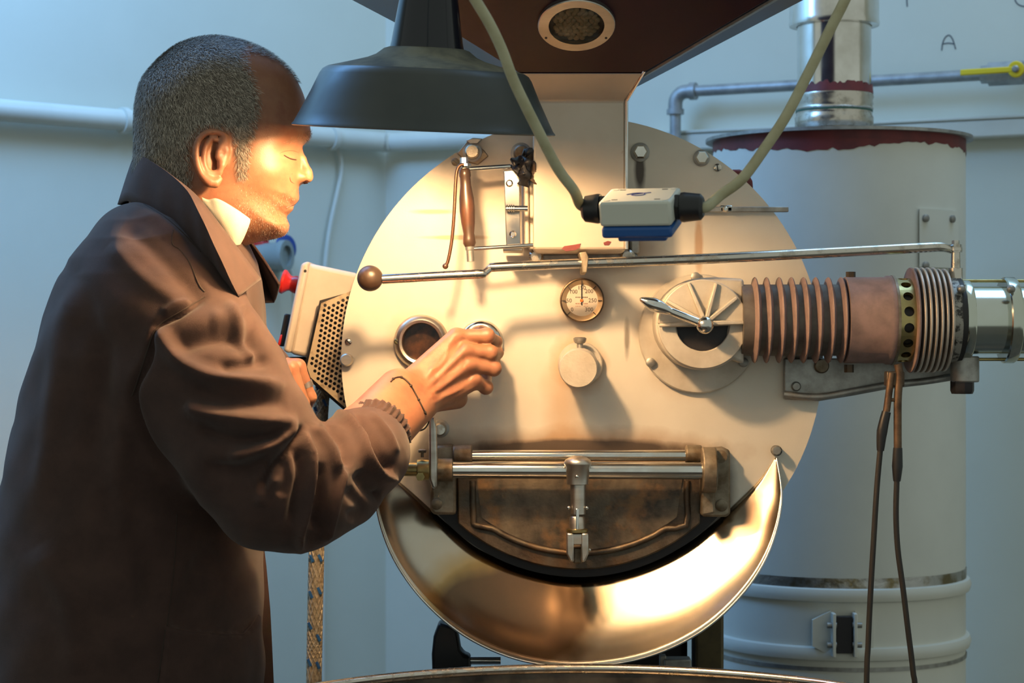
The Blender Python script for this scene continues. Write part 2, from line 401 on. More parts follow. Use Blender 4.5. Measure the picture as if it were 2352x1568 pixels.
# inspection plate on the right of the tank
q = []
for py in (478, 612):
    for px in (2103, 2130, 2160, 2190, 2212):
        x = P(px, py, .5).x
        dxx = min(abs(x - TX), TR * .995); yy = TY - math.sqrt((TR + .003) ** 2 - dxx ** 2) if abs(x - TX) < TR + .003 else TY
        q.append((min(x, TX + TR * .99), yy - .002, zf(py)))
pl = MB().add(q + [(a, b + .004, c) for a, b, c in q], [(i, i + 1, i + 6, i + 5) for i in range(4)] + [(0, 5, 15, 10), (0, 1, 11, 10), (1, 2, 12, 11), (2, 3, 13, 12), (3, 4, 14, 13)]).build('inspection_plate', M['tank'], t)
for px, py in ((2117, 499), (2190, 497), (2117, 608)):
    x = P(px, py, .5).x; yy = TY - math.sqrt(max((TR + .004) ** 2 - (x - TX) ** 2, 0)); nrm = Vector((x - TX, yy - TY, 0)).normalized()
    MB().lathe((x, yy, zf(py)), nrm, [(0, .006), (.004, .006), (.006, .003)], 10).build('rivet', M['zinc'], pl)
# flue duct on top
FX = P(1916, 200, TY).x
def zc(py): return CAM_Z + (784 - py) / FPX * (TY - .06 - CAM_Y)
fl = MB().lathe((FX, TY, 0), (0, 0, 1), [(zc(215), .0590), (zc(40), .0590)], 48, cap=False).build('flue_pipe', M['chrome'], t)
MB().lathe((FX, TY, 0), (0, 0, 1), [(zc(48), .0600), (zc(47), .0715), (zc(40), .0722), (zc(34), .0712), (zc(-300), .0712)], 48, cap=False).build('flue_collar', M['chrome'], t)
MB().lathe((FX, TY, 0), (0, 0, 1), [(zc(45), .0605), (zc(37), .0605)], 48, cap=False).build('red_sealant', M['red_paint'], fl)
vs_ = []; fs_ = []; n = 96
for k in range(n):
    th = 2 * math.pi * k / n
    for z_, r_ in ((zc(207), .0622), (zc(186 + random.uniform(-5, 5)), .0606)): vs_.append((FX + r_ * math.cos(th), TY + r_ * math.sin(th), z_))
for k in range(n): q2 = (k + 1) % n; fs_.append((2 * k, 2 * q2, 2 * q2 + 1, 2 * k + 1))
MB().add(vs_, fs_).build('red_sealant', M['red_paint'], fl, label='ragged ring of red sealant')
prof = [(zc(305), .064), (zc(296), .0645), (zc(288), .060), (zc(284), .0625), (zc(262), .0625), (zc(256), .0605), (zc(246), .0605), (zc(242), .0625), (zc(236), .0605), (zc(230), .0625), (zc(222), .061), (zc(214), .063), (zc(206), .0615)]
MB().lathe((FX, TY, 0), (0, 0, 1), prof, 48, cap=False).build('flue_coupling', M['chrome_worn'], t, smooth=60)
MB().lathe((FX, TY, 0), (0, 0, 1), [(zc(249), .0612), (zc(244), .0612)], 48, cap=False).build('green_gasket', mat('green_gasket', (.02, .09, .06), .5), t)
# ------------------------------------------------------------------ coffee roaster
RO = thing('coffee_roaster', 'large cream drum coffee roaster with hopper, levers and burner', 'coffee roaster', (0.09, 0.15, 0))
FY = (0, -1, 0)
pc = P(1337, 822, 0); PR = L(553)
# stained cream paint of the round front
def plate_material():
    m = mat('stained_cream_plate', (.70, .655, .575), .42, .12, (.62, .57, .48), 6, (.35, .7), bump=.05, bscale=500, rough2=.5)
    nt = m.node_tree; N = nt.nodes; K = nt.links; b = N['Principled BSDF']
    geo = N.new('ShaderNodeNewGeometry'); base = b.inputs['Base Color'].links[0].from_socket
    nz = N.new('ShaderNodeTexNoise'); nz.inputs['Scale'].default_value = 16; nz.inputs['Detail'].default_value = 6
    K.new(geo.outputs['Position'], nz.inputs['Vector'])
    cur = base
    def stain(px, py, rx, ry, col, amt, soft=.5):
        nonlocal cur
        c = P(px, py, 0)
        mp = N.new('ShaderNodeMapping'); mp.vector_type = 'TEXTURE'
        mp.inputs['Location'].default_value = c; mp.inputs['Scale'].default_value = (L(rx), .2, L(ry))
        K.new(geo.outputs['Position'], mp.inputs['Vector'])
        ln = N.new('ShaderNodeVectorMath'); ln.operation = 'LENGTH'; K.new(mp.outputs['Vector'], ln.inputs[0])
        ad = N.new('ShaderNodeMath'); ad.operation = 'MULTIPLY_ADD'; K.new(nz.outputs['Fac'], ad.inputs[0]); ad.inputs[1].default_value = .9; K.new(ln.outputs['Value'], ad.inputs[2])
        r = N.new('ShaderNodeMapRange'); r.inputs['From Min'].default_value = 1.45; r.inputs['From Max'].default_value = 1.45 - soft
        r.inputs['To Max'].default_value = min(amt * 1.35, .95); K.new(ad.outputs[0], r.inputs['Value'])
        x = N.new('ShaderNodeMix'); x.data_type = 'RGBA'; K.new(r.outputs['Result'], x.inputs[0]); K.new(cur, x.inputs[6]); x.inputs[7].default_value = (*col, 1)
        cur = x.outputs[2]
    rust = (.40, .20, .07); soot = (.05, .035, .025)
    stain(1330, 1040, 420, 70, (.30, .17, .08), .55); stain(1290, 930, 60, 150, rust, .35, .8); stain(1330, 830, 75, 75, rust, .55)
    stain(1600, 770, 170, 160, rust, .28); stain(1605, 560, 12, 90, rust, .5); stain(1390, 575, 150, 60, (.3, .17, .09), .5)
    stain(1330, 1030, 300, 26, soot, .75, .35); stain(1130, 430, 150, 90, (.30, .20, .12), .45, .8); stain(1440, 780, 10, 60, soot, .5)
    stain(1350, 1200, 360, 150, soot, .92, .3); stain(1650, 1110, 50, 110, soot, .6); stain(1010, 1110, 60, 110, soot, .6); stain(1060, 350, 90, 60, soot, .35, .6)
    stain(1470, 390, 16, 60, soot, .7); stain(1335, 690, 75, 72, rust, .4, .4); stain(965, 785, 90, 90, (.4, .26, .12), .35); stain(1000, 486, 60, 8, rust, .5); stain(1040, 545, 90, 7, rust, .5)
    K.new(cur, b.inputs['Base Color']); return m
M['plate'] = plate_material()
hx, hz = P(968, 785).x, P(968, 785).z
plate = MB().sheet(circ(pc.x, pc.z, PR, n=160), [(hx, hz, L(46)), (P(1104, 785).x, P(1104, 785).z, L(22))], 0, .012).build('front_plate', M['plate'], RO, smooth=30)
MB().lathe((pc.x, 0.014, pc.z), (0, 1, 0), [(0, .285), (.34, .285)], 96).build('drum_body', M['dark_red'], RO)
lg = [(pc.x + r_ * math.cos(R(a)), pc.z + r_ * math.sin(R(a))) for r_, a in ((.275, 45), (.313, 44.5), (.320, 46), (.3235, 48), (.320, 50), (.313, 51.5), (.275, 51))]
MB().prism(lg, .016, .034).build('drum_lug', M['red_paint'], RO, bevel=.003)
# stand
MB().box((P(1400, 1500, .3).x, .33, .50), (.20, .36, 1.0)).build('pedestal', M['black_iron'], RO, bevel=.01)
MB().box((P(1628, 1490, .12).x, .14, .53), (L(66, .12), .06, 1.05)).build('support_post', mat('oily_brown_post', (.10, .075, .03), .5, .3, (.05, .035, .02), 20), RO, bevel=.004)
MB().box(P(1555, 1522, -.02), (L(62), .03, L(24))).build('tray_bracket', M['zinc'], RO, bevel=.002)
MB().box(P(1522, 1518, -.02), (L(14), .02, L(30))).build('tray_bracket', M['zinc'], RO, bevel=.001)
hn = [(1008, 1428), (1050, 1440), (1058, 1490), (1068, 1503), (1080, 1505), (1082, 1560), (994, 1560), (992, 1500), (996, 1460)]
MB().prism(pp(hn, .02), .01, .05).build('crank_grip', M['black'], RO, bevel=.006)
MB().cyl(P(1070, 1517, .03), P(1150, 1517, .03), L(9), n=16).build('crank_rod', M['chrome'], RO)
# hopper ------------------------------------------------
hc = .085
def hop(Y, hw, z, back): return [Vector((hc - hw, Y, z)), Vector((hc + hw, Y, z)), Vector((hc + hw, back, z)), Vector((hc - hw, back, z))]
z0 = 1.681
rings = [hop(-.130, .0766, z0, .023), hop(-.130 - 1.6 * .12, .0766 + 1.95 * .12, z0 + .12, .0), hop(-.325, .313, z0 + .40, .0)]
v = [p for r_ in rings for p in r_]; f = [(i * 4 + k, i * 4 + (k + 1) % 4, i * 4 + 4 + (k + 1) % 4, i * 4 + 4 + k) for i in range(2) for k in range(4)]
hopper = MB().add(v, f).build('hopper', M['dark_red'], RO, smooth=0)
sd = hopper.modifiers.new('thickness', 'SOLIDIFY'); sd.thickness = .003; sd.offset = -1
# folded steel edge strip down the right corner
a_, b_ = rings[0][1], rings[1][1]
nside = Vector((.457, 0, -.89)).normalized()
st = MB(); 
for (p, q) in ((a_, b_),):
    w1 = Vector((0, .05, 0)); st.add([p + nside * .001 + Vector((0, .012, 0)), q + nside * .001 + Vector((0, .012, 0)), q + nside * .001 + w1, p + nside * .001 + w1 * .6,
        p + nside * .004 + Vector((0, .012, 0)), q + nside * .004 + Vector((0, .012, 0)), q + nside * .004 + w1, p + nside * .004 + w1 * .6], [(0, 1, 2, 3), (4, 7, 6, 5), (0, 4, 5, 1), (1, 5, 6, 2), (2, 6, 7, 3), (3, 7, 4, 0)])
st.build('corner_strip', M['zinc'], hopper, smooth=0, label='worn bare metal strip')
# sight glass of the hopper
fn = Vector((0, -.53, -.848)); fdir = Vector((0, -.848, .53))
dcen = None
for k in range(2000):
    p = Vector((0, -.13, z0)) + fdir * (k * .0002)
    if CAM_Z + 0 and 784 - (p.z - CAM_Z) / (p.y - CAM_Y) * FPX <= 52: dcen = p; break
sg = Vector((P(1324, 52, dcen.y).x, dcen.y, dcen.z))
MB().ring(sg, fn, L(64, dcen.y), L(89, dcen.y), -.001, .006, 48, bev=.001).build('sight_ring', M['steel'], hopper)
for s_ in (-1, 1): MB().lathe(sg + Vector((s_ * .036, 0, 0)) - fdir * .021 + fn * .006, fn, [(0, .0016), (.0005, .0016)], 10).build('screw_hole', M['black'], hopper)
MB().lathe(sg + fn * .0005, fn, [(0, L(64, dcen.y)), (.0006, L(64, dcen.y))], 40).build('sight_backing', M['black'], hopper)
u1 = Vector((1, 0, 0)); rr = L(60, dcen.y); cnt = 0
bean_me = None
for i in range(-6, 7):
    for j in range(-6, 7):
        x = (i + (.5 if j % 2 else 0)) * .0070 + random.uniform(-.001, .001); y = j * .0062 + random.uniform(-.001, .001)
        if math.hypot(x, y) > rr - .004: continue
        ang = random.uniform(0, 3.14)
        if bean_me is None:
            b0 = MB().sphere((0, 0, 0), .0042, 10, 6, (1.15, .92, .6)).build('bean', M['bean'], hopper); bean_me = b0.data; ob = b0
        else:
            ob = b0.copy(); COL.objects.link(ob)
        e3 = fn; rotm = Matrix((u1 * math.cos(ang) + fdir * math.sin(ang), -u1 * math.sin(ang) + fdir * math.cos(ang), e3)).transposed()
        ob.rotation_euler = rotm.to_euler(); ob.location = sg + u1 * x + fdir * y + fn * .0016
        cnt += 1
gl = mat('clear_sight_glass', (.9, .93, .9), .03, 0); gl.node_tree.nodes['Principled BSDF'].inputs['Transmission Weight'].default_value = 1.0
gl.node_tree.nodes['Principled BSDF'].inputs['IOR'].default_value = 1.2
MB().lathe(sg + fn * .0048, fn, [(0, L(64, dcen.y)), (.0006, L(64, dcen.y))], 40).build('sight_glass', gl, hopper)
# throat and feed chute ---------------------------------
cf = -.085
def sec(xl, xr, py, Y, back): a = P(xl, py, Y); b = P(xr, py, Y); return [a, b, Vector((b.x, back, b.z)), Vector((a.x, back, a.z))]
secs = [sec(1225, 1437, 572, cf, -.001), sec(1225, 1437, 232, cf, -.001), sec(1180, 1478, 168, -.130, .02)]
secs.insert(0, sec(1232, 1432, 580, cf + .012, -.001))
v = [p for r_ in secs for p in r_]; f = [(i * 4 + k, i * 4 + (k + 1) % 4, i * 4 + 4 + (k + 1) % 4, i * 4 + 4 + k) for i in range(3) for k in range(4)] + [(3, 2, 1, 0), (12, 13, 14, 15)]
chm = mat('worn_cream_chute', (.60, .53, .44), .38, .35, (.50, .42, .33), 7, (.35, .7), stain=(.26, .13, .07), sscale=26, samt=(.70, .76), bump=.04)
chute = MB().add(v, f).build('feed_chute', chm, RO, smooth=0, bevel=.004)
e0, e1, e2 = secs[1][1], secs[2][1], secs[3][1]
MB().tube([secs[1][1] + Vector((.001, -.001, 0)), secs[2][1] + Vector((.001, -.001, 0)), secs[3][1] + Vector((.001, -.001, .003))], .0022, 8).build('edge_highlight', M['chrome'], chute)  # chrome tube added along the right edge as the bevel's bright highlight
# chipped paint patches at the foot of the chute
for poly in ([(1290, 571), (1296, 565), (1318, 562), (1334, 559), (1331, 569), (1322, 574), (1300, 577)], [(1386, 557), (1396, 553), (1404, 555), (1398, 563), (1388, 563)]):
    MB().prism(pp(poly, cf - .0008), cf - .0008, cf + .003).build('chipped_patch', M['red_paint'], chute, smooth=0)
MB().prism(pp([(1230, 583), (1456, 581), (1466, 586), (1466, 604), (1228, 604)], -.022), -.022, -.0003).build('chute_flange', M['zinc'], RO, bevel=.002)
for px in (1231, 1441):
    MB().lathe(P(px, 590, -.022), FY, [(0, L(17)), (.006, L(17)), (.009, L(12))], 20).build('flange_screw', M['chrome_worn'], RO)
MB().box(P(1457, 520, -.01), (L(22), .018, L(130))).build('chute_bracket', M['zinc'], RO, bevel=.003)
gd = MB().prism(pp([(1330, 580), (1346, 578), (1352, 590), (1348, 626), (1338, 626), (1336, 600)], -.115), -.118, -.02); gd.build('lever_guide', M['cast'], RO, bevel=.001)
# wooden handled slide gate ---------------------------------
GY = -.075
gate = MB().prism(pp([(1157, 392), (1193, 388), (1196, 566), (1163, 572)], GY), GY, GY + .006).build('gate_arm', mat('polished_gate_steel', (.46, .45, .43), .14, 1, (.34, .33, .31), 30, rough2=.24), RO, bevel=.001)
MB().box(P(1178, 575, GY + .03), (L(44), .06, L(8))).build('gate_shelf', M['steel'], gate, bevel=.001)
for px, py in ((1170, 421), (1178, 538)): MB().lathe(P(px, py, GY), FY, [(0, .0045), (.003, .0045), (.0045, .0028)], 14).build('gate_screw', M['chrome'], gate)
MB().prism(pp([(1198, 400), (1214, 396), (1216, 566), (1200, 566)], GY + .02), GY + .02, -.001).build('gate_rail', M['alu'], RO, bevel=.002)
MB().prism(pp([(1214, 420), (1229, 410), (1229, 572), (1214, 572)], -.05), -.05, -.001).build('gate_rail', M['alu'], RO, bevel=.003)
MB().cyl(P(1162, 479, GY - .01), P(1212, 479, GY - .01), L(7, GY), n=14).build('gate_pin', M['chrome'], RO)
for k in range(4): MB().lathe(P(1164 + k * 5, 479, GY - .01), (1, 0, 0), [(0, L(9)), (.0012, L(9))], 14).build('pin_thread', M['chrome_worn'], RO)
MB().cyl(P(1062, 389, GY - .012), P(1172, 382, GY - .004), L(5.5, GY), n=12).build('gate_rod', M['chrome'], RO)
MB().cyl(P(1072, 572, GY - .012), P(1230, 562, GY - .004), L(4.5, GY), n=12).build('gate_rod', M['chrome'], RO)
hp0, hp1 = P(1067, 386, GY - .012), P(1081, 600, GY - .012); hd = hp1 - hp0; hl = hd.length
k_ = L(1, GY)
hw_ = MB().lathe(hp0, hd, [(0, 9 * k_), (4 * k_, 13 * k_), (18 * k_, 13.5 * k_), (22 * k_, 12 * k_), (40 * k_, 12.5 * k_), (70 * k_, 17 * k_), (98 * k_, 18 * k_), (125 * k_, 16 * k_), (150 * k_, 12.5 * k_), (162 * k_, 14.5 * k_), (172 * k_, 15 * k_), (180 * k_, 11 * k_)], 28).build('gate_grip', M['wood'], RO, smooth=60, label='turned wooden grip')
MB().lathe(hp0 + hd * (178 * k_ / hl), hd, [(0, 11 * k_), (10 * k_, 10 * k_), (11 * k_, 8.5 * k_), (36 * k_, 8.5 * k_)], 20).build('grip_ferrule', M['zinc'], hw_)
MB().lathe(hp0 - hd.normalized() * 24 * k_, hd, [(0, 9 * k_), (15 * k_, 9 * k_), (15.1 * k_, 15 * k_), (20 * k_, 15 * k_), (20.1 * k_, 11 * k_), (24 * k_, 9 * k_)], 6).build('grip_nut', M['chrome'], hw_)
MB().tube([P(x, y, GY - .018) for x, y in [(1066, 378), (1056, 380), (1049, 395), (1046, 430), (1043, 490), (1038, 550), (1030, 595), (1025, 608)]], L(4, GY), 10, smooth=5).build('copper_rod', mat('copper_rod', (.13, .065, .04), .4, .7), RO)
MB().sphere(P(1023, 611, GY - .018), L(7, GY), 14, 8).build('rod_tip', M['wood'], RO)
rag = M['black']
for k, pts in enumerate([[(1176, 372), (1192, 366), (1206, 372), (1212, 400)], [(1180, 392), (1196, 380), (1204, 402), (1200, 425)], [(1205, 360), (1218, 380), (1228, 408), (1248, 428)], [(1200, 350), (1215, 356), (1222, 378), (1226, 396)]]):
    m = MB(); Y = GY - .014 + k * .004
    vs_ = []; w_ = L(9 + 3 * (k % 2))
    sp, _ = spline([P(x, y, Y + .004 * math.sin(i * 2 + k)) for i, (x, y) in enumerate(pts)], [0] * 4, 5)
    for i, p in enumerate(sp):
        tdir = (sp[min(i + 1, len(sp) - 1)] - sp[max(i - 1, 0)]).normalized(); nrm = tdir.cross(Vector((0, 1, 0)))
        ww = w_ * (1 + .25 * math.sin(i * 1.3 + k)); tw = math.sin(i * .5 + k) * .006
        vs_ += [p + nrm * ww + Vector((0, tw, 0)), p - nrm * ww - Vector((0, tw, 0))]
    m.add(vs_, [(2 * i, 2 * i + 2, 2 * i + 3, 2 * i + 1) for i in range(len(sp) - 1)])
    o = m.build('tape_wrap', rag if k != 2 else mat('brown_tape', (.06, .035, .02), .6), RO, smooth=60)
    q = o.modifiers.new('t', 'SOLIDIFY'); q.thickness = .0025
# bolts on the plate ---------------------------------
def bolt(px, py, r, Y=0.0, h=.012, m_='chrome_worn', hexa=False, washer=1.35, name='bolt'):
    mm = MB().lathe(P(px, py, Y), FY, [(0, L(r)), (h * .8, L(r)), (h, L(r * .78))], 6 if hexa else 22).build(name, M[m_], RO)
    if washer: MB().lathe(P(px, py, Y), FY, [(0, L(r * washer)), (.0025, L(r * washer)), (.003, L(r * washer * .93))], 26).build('washer', M['zinc'], mm)
    return mm
def slot_screw(px, py, r, ang=20, Y=0.0, m_='chrome_worn', par=None):
    s = MB().lathe(P(px, py, Y), FY, [(0, L(r)), (.002, L(r)), (.003, L(r * .7))], 18).build('slotted_screw', M[m_], par or RO)
    return MB().box(P(px, py, Y - .003), (L(r * 1.7), .0012, L(r * .28)), Matrix.Rotation(R(ang), 3, 'Y')).build('slot', M['black'], s)
dw = MB().prism(pp([(1050, 352), (1078, 318), (1112, 345), (1122, 358), (1098, 378), (1072, 372)], -.005), -.005, -.0002).build('lug_plate', M['cast'], RO, bevel=.001)
MB().prism(pp([(1070, 322), (1086, 316), (1108, 318), (1096, 330), (1080, 330)], -.012), -.012, .01).build('lug_clip', M['steel'], RO, bevel=.001)
bolt(1085, 350, 17, -.005, .018, 'chrome_worn', False, 1.3); bolt(1197, 352, 18, 0, .014, 'cast', False, 1.35)
bolt(1470, 350, 17, 0, .014, 'chrome', True, 1.3); bolt(1611, 363, 16, 0, .012, 'chrome', True, 1.2)
slot_screw(1648, 385, 9, 80); slot_screw(1046, 372, 9, 40, 0, 'cast'); slot_screw(800, 785, 8, 40); bolt(797, 826, 15, 0, .012, 'steel', False, 0)
bolt(1012, 984, 15, 0, .03, 'chrome_worn', False, 1.35)
MB().lathe(P(1782, 1034, -.012), FY, [(0, L(10)), (.004, L(12)), (.008, L(9))], 8).build('hook_bolt', M['zinc'], RO)
MB().lathe(P(1782, 1034, 0), FY, [(0, L(12)), (.012, L(12))], 16).build('washer', M['black_iron'], RO)
# flat bar on the right
MB().box(P(1702, 481, -.012), (L(216), .008, L(12))).build('flat_bar', M['zinc'], RO, bevel=.001)
MB().box(P(1667, 480, -.008), (L(30), .016, L(16))).build('bar_clip', M['chrome'], RO, bevel=.002)
MB().lathe(P(1666, 480, -.016), FY, [(0, L(7)), (.004, L(7)), (.006, L(4))], 14).build('bar_screw', M['chrome'], RO)
# gauge ---------------------------------
gy = -.016
gc = P(1336, 690, gy)
gg = MB().lathe(P(1336, 690, 0), FY, [(0, L(49)), (.015, L(51)), (.0185, L(50)), (.019, L(48)), (.018, L(47)), (.012, L(47))], 56, cap=False).build('gauge_case', mat('tarnished_gauge_case', (.13, .085, .05), .38, .7, (.05, .033, .025), 40), RO, label='round thermometer gauge')
MB().lathe(P(1336, 690, 0), FY, [(.0172, L(47.5)), (.0168, L(45)), (.0132, L(37)), (.0130, L(36))], 56, cap=False).build('gauge_ring', mat('tan_gauge_ring', (.46, .33, .20), .35, .45, (.36, .25, .15), 30), gg)
MB().lathe(P(1336, 690, -.0118), FY, [(0, L(37.5)), (.0012, L(37.5))], 48).build('dial', M['dial'], gg)
def text_mesh(txt, size, c, name, m_, parent, ext=.0002):
    cu = bpy.data.curves.new(name, 'FONT'); cu.body = txt; cu.size = size; cu.align_x = 'CENTER'; cu.align_y = 'CENTER'; cu.extrude = ext; cu.resolution_u = 3
    ob = bpy.data.objects.new('tmp', cu); COL.objects.link(ob)
    bpy.context.view_layer.update()
    me = bpy.data.meshes.new_from_object(ob.evaluated_get(bpy.context.evaluated_depsgraph_get())); bpy.data.objects.remove(ob)
    me.transform(Matrix.Rotation(R(90), 4, 'X')); me.materials.clear()
    return finish(name, me, m_, parent, c, 0)
dY = -.0132
dk = M['dial_ink']
for tx, ax_, ay_ in (('0', 1314, 711), ('50', 1307, 690.5), ('100', 1317, 670), ('150', 1336, 661), ('200', 1353, 669), ('250', 1361, 690), ('300', 1353, 711)):
    text_mesh(tx, L(13), P(ax_, ay_, dY), 'dial_number', dk, gg)
for row, y_ in enumerate((682.5, 697, 703)):            # fine print too small to read
    m_ = MB(); x_ = 1322.0
    while x_ < 1350:
        w_ = random.uniform(1.2, 2.6)
        if abs(x_ - 1336) > 3 or row == 0: m_.box(P(x_ + w_ / 2, y_, dY), (L(w_), .0004, L(2.2 if row < 2 else 1.2)))
        x_ += w_ + random.uniform(.7, 1.6)
    m_.build('fine_print', M['print_red'] if row else dk, gg, smooth=0)
for a in (-135, -90, -45, 0, 45, 90, 135):
    c_, s_ = math.sin(R(a)), math.cos(R(a))
    MB().box(P(1336 + c_ * 42, 690 - s_ * 42, -.0155), (L(1.8), .0045, L(9)), Matrix.Rotation(R(a), 3, 'Y')).build('dial_tick', dk, gg)
MB().box(P(1336, 674, dY - .001), (L(2.2), .0006, L(52))).build('needle', M['black'], gg)
MB().lathe(P(1336, 690, dY), FY, [(0, L(4)), (.002, L(3))], 12).build('needle_hub', M['hot_orange'], gg)
# sight glasses ---------------------------------
s1 = MB().lathe(P(968, 785, 0), FY, [(.0, L(63)), (.006, L(63)), (.012, L(57)), (.014, L(50)), (.013, L(44)), (.006, L(42)), (-.01, L(42)), (-.01, L(63))], 56, closed=True).build('sight_ring', M['steel'], RO)
MB().lathe(P(968, 785, .012), FY, [(0, L(46)), (.004, L(46))], 40).build('sight_glass', M['glass_dark'], s1)
slot_screw(912, 784, 7, 40, -.010, 'brass', s1); slot_screw(1022, 786, 7, 60, -.010, 'brass', s1)
s2 = MB().lathe(P(1105, 785, 0), FY, [(.0, L(51)), (.005, L(51)), (.010, L(46)), (.012, L(40)), (.012, L(20)), (-.002, L(20)), (-.002, L(51))], 48, closed=True).build('scoop_port', M['chrome'], RO)
slot_screw(1147, 787, 7, 50, -.010, 'brass', s2); slot_screw(1063, 787, 7, 50, -.010, 'brass', s2)
# plug knob ---------------------------------
kb = MB().lathe(P(1333, 836, 0), FY, [(0, L(52)), (.010, L(51)), (.012, L(48)), (.012, L(36))], 40).build('plug_seat', M['alu'], RO)
p0 = P(1332, 838, -.008); p1 = P(1328, 846, -.078); ax = p1 - p0
MB().lathe(p0, ax, [(0, L(41)), (ax.length - .003, L(44, -.05)), (ax.length, L(42, -.05))], 40).build('plug_knob', M['alu'], RO)
MB().lathe(P(1332, 800, -.032), (0, 0, 1), [(0, .004), (.006, .004), (.007, .0065), (.010, .0082), (.013, .0085), (.0145, .006)], 20).build('thumb_screw', M['zinc'], RO)
# damper ---------------------------------
fl = MB().lathe(P(1603, 766, 0), FY, [(0, L(137)), (.007, L(137)), (.009, L(134))], 72).build('damper_flange', M['alu'], RO)
for px, py in ((1494, 832), (1707, 832), (1597, 636)): MB().lathe(P(px, py, -.008), FY, [(0, L(11)), (.006, L(11)), (.007, L(8))], 16).build('flange_bolt', M['zinc'], fl)
hy = -.066; hcx, hcy = 1613, 744
o_ = [(hcx + 108 * math.cos(R(a)), hcy - 106 * math.sin(R(a))) for a in range(90, 271, 10)]
o_ += [(hcx + 108 * math.cos(R(a)), hcy - 106 * math.sin(R(a))) for a in range(280, 311, 10)] + [(1709, 836), (1709, 640), (1640, 636)]
MB().prism(pp(o_, hy), hy, -.006).build('damper_housing', M['alu'], RO, bevel=.004)
dcn = P(1613, 744, hy - .003); dr = L(102, hy)
out = circ(dcn.x, dcn.z, dr, n=64)
# lid with a half-round opening: upper half full, lower half ring
low = [(dcn.x + dr * math.cos(R(a)), dcn.z + dr * math.sin(R(a))) for a in range(180, 361, 5)]
inn = [(dcn.x + L(62, hy) * math.cos(R(a)), dcn.z + L(62, hy) * math.sin(R(a))) for a in range(360, 179, -6)]
lid = MB().prism(low + inn, hy - .010, hy + .001).build('damper_ring', M['alu'], RO, bevel=.001)
up = [(dcn.x + dr * math.cos(R(a)), dcn.z + dr * math.sin(R(a))) for a in range(0, 181, 4)]
shut = MB().prism(up, hy - .014, hy + .001).build('damper_shutter', M['alu'], RO, bevel=.0015)
MB().prism(pp([(1553, 747), (1673, 745), (1668, 775), (1650, 798), (1612, 808), (1575, 796), (1558, 770)], hy - .0006), hy - .0006, hy + .004).build('damper_opening', M['black_iron'], RO)
hub = P(1619, 742, hy - .014)
for ex, ey in ((1514, 747), (1532, 691), (1581, 650), (1645, 650), (1692, 684), (1716, 741)):
    e = P(ex, ey, hy - .014); d = e - hub
    m = MB(); w0, w1, h0_, h1_ = L(8), L(4.5), .011, .005; s = Vector((-d.z, 0, d.x)).normalized(); q = Vector((0, -1, 0))
    m.add([hub + s * w0, hub - s * w0, e - s * w1, e + s * w1, hub + s * w0 * .6 + q * h0_, hub - s * w0 * .6 + q * h0_, e - s * w1 * .7 + q * h1_, e + s * w1 * .7 + q * h1_],
          [(0, 1, 2, 3), (4, 7, 6, 5), (0, 4, 5, 1), (1, 5, 6, 2), (2, 6, 7, 3), (3, 7, 4, 0)]).build('shutter_rib', M['alu'], shut, bevel=.001)
bl = P(1619, 746, hy - .035)
MB().cyl(P(1617, 744, hy), bl, .0075, n=18).build('handle_spindle', M['chrome'], RO)
ha = MB().sphere(bl, L(21, hy - .03), 28, 18).build('handle_ball', M['chrome'], RO)
tip = P(1469, 686, hy - .040); d = tip - bl; k_ = d.length
MB().lathe(bl, d, [(.01, L(10)), (k_ * .50, L(9)), (k_ * .52, L(8)), (k_ * .60, L(11)), (k_ * .70, L(15)), (k_ * .80, L(15)), (k_ * .90, L(10)), (k_ * .98, L(5)), (k_, L(2))], 24).build('handle_grip', M['chrome'], ha, smooth=60)
# finned burner tube ---------------------------------
BY = -.050; by = 735
def bx(px): return P(px, by, BY)
def br(n): return L(n, BY)
AX = (1, 0, 0)
bc = bx(0); 
def prof(pts): return [(P(px, by, BY).x - bc.x, br(r_)) for px, r_ in pts]
MB().lathe(bc, AX, prof([(1700, 82), (1950, 82)]), 56).build('burner_core', M['fin_core'], RO)
for px in (1733, 1760, 1789, 1817, 1845, 1873, 1902, 1931):
    MB().lathe(bc, AX, prof([(px - 9, 80), (px - 5, 88), (px - 2.5, 97), (px, 99), (px + 2.5, 97), (px + 5, 88), (px + 9, 80)]), 64, cap=False).build('burner_fin', M['cream_fin'], RO, smooth=60)
MB().lathe(bc, AX, prof([(1938, 90), (1940, 99), (2030, 99), (2034, 102), (2046, 102), (2050, 100), (2052, 96)]), 64).build('burner_sleeve', M['cream_fin'], RO)
MB().lathe(bc, AX, prof([(2046, 103), (2052, 103)]), 64).build('sleeve_ring', M['cast'], RO)
# brass air ring with holes
rb = br(96); xa, xb = bx(2050).x, bx(2092).x; seg = 16 * 9
v = []; fcs = []
nh = 16; m = MB()
for h in range(nh):
    a0 = 2 * math.pi * h / nh; da = 2 * math.pi / nh; ca = a0 + da / 2; hr = br(11.5)
    xm = (xa + xb) / 2
    outer = []; inner = []
    for k in range(16):
        th = 2 * math.pi * k / 16; c_, s_ = math.cos(th), math.sin(th)
        sc = 1 / max(abs(c_), abs(s_))
        ox = xm + c_ * sc * (xb - xa) / 2; oa = ca + s_ * sc * da / 2
        ix = xm + c_ * hr; ia = ca + s_ * hr / rb
        outer.append((ox, BY + rb * math.cos(oa) * -1, bc.z + rb * math.sin(oa))); inner.append((ix, BY - rb * math.cos(ia), bc.z + rb * math.sin(ia)))
    deep = [(x, BY + (y - BY) * .9, bc.z + (z - bc.z) * .9) for x, y, z in inner]
    m.add(outer + inner + deep, [(k, (k + 1) % 16, 16 + (k + 1) % 16, 16 + k) for k in range(16)] + [(16 + k, 16 + (k + 1) % 16, 32 + (k + 1) % 16, 32 + k) for k in range(16)])
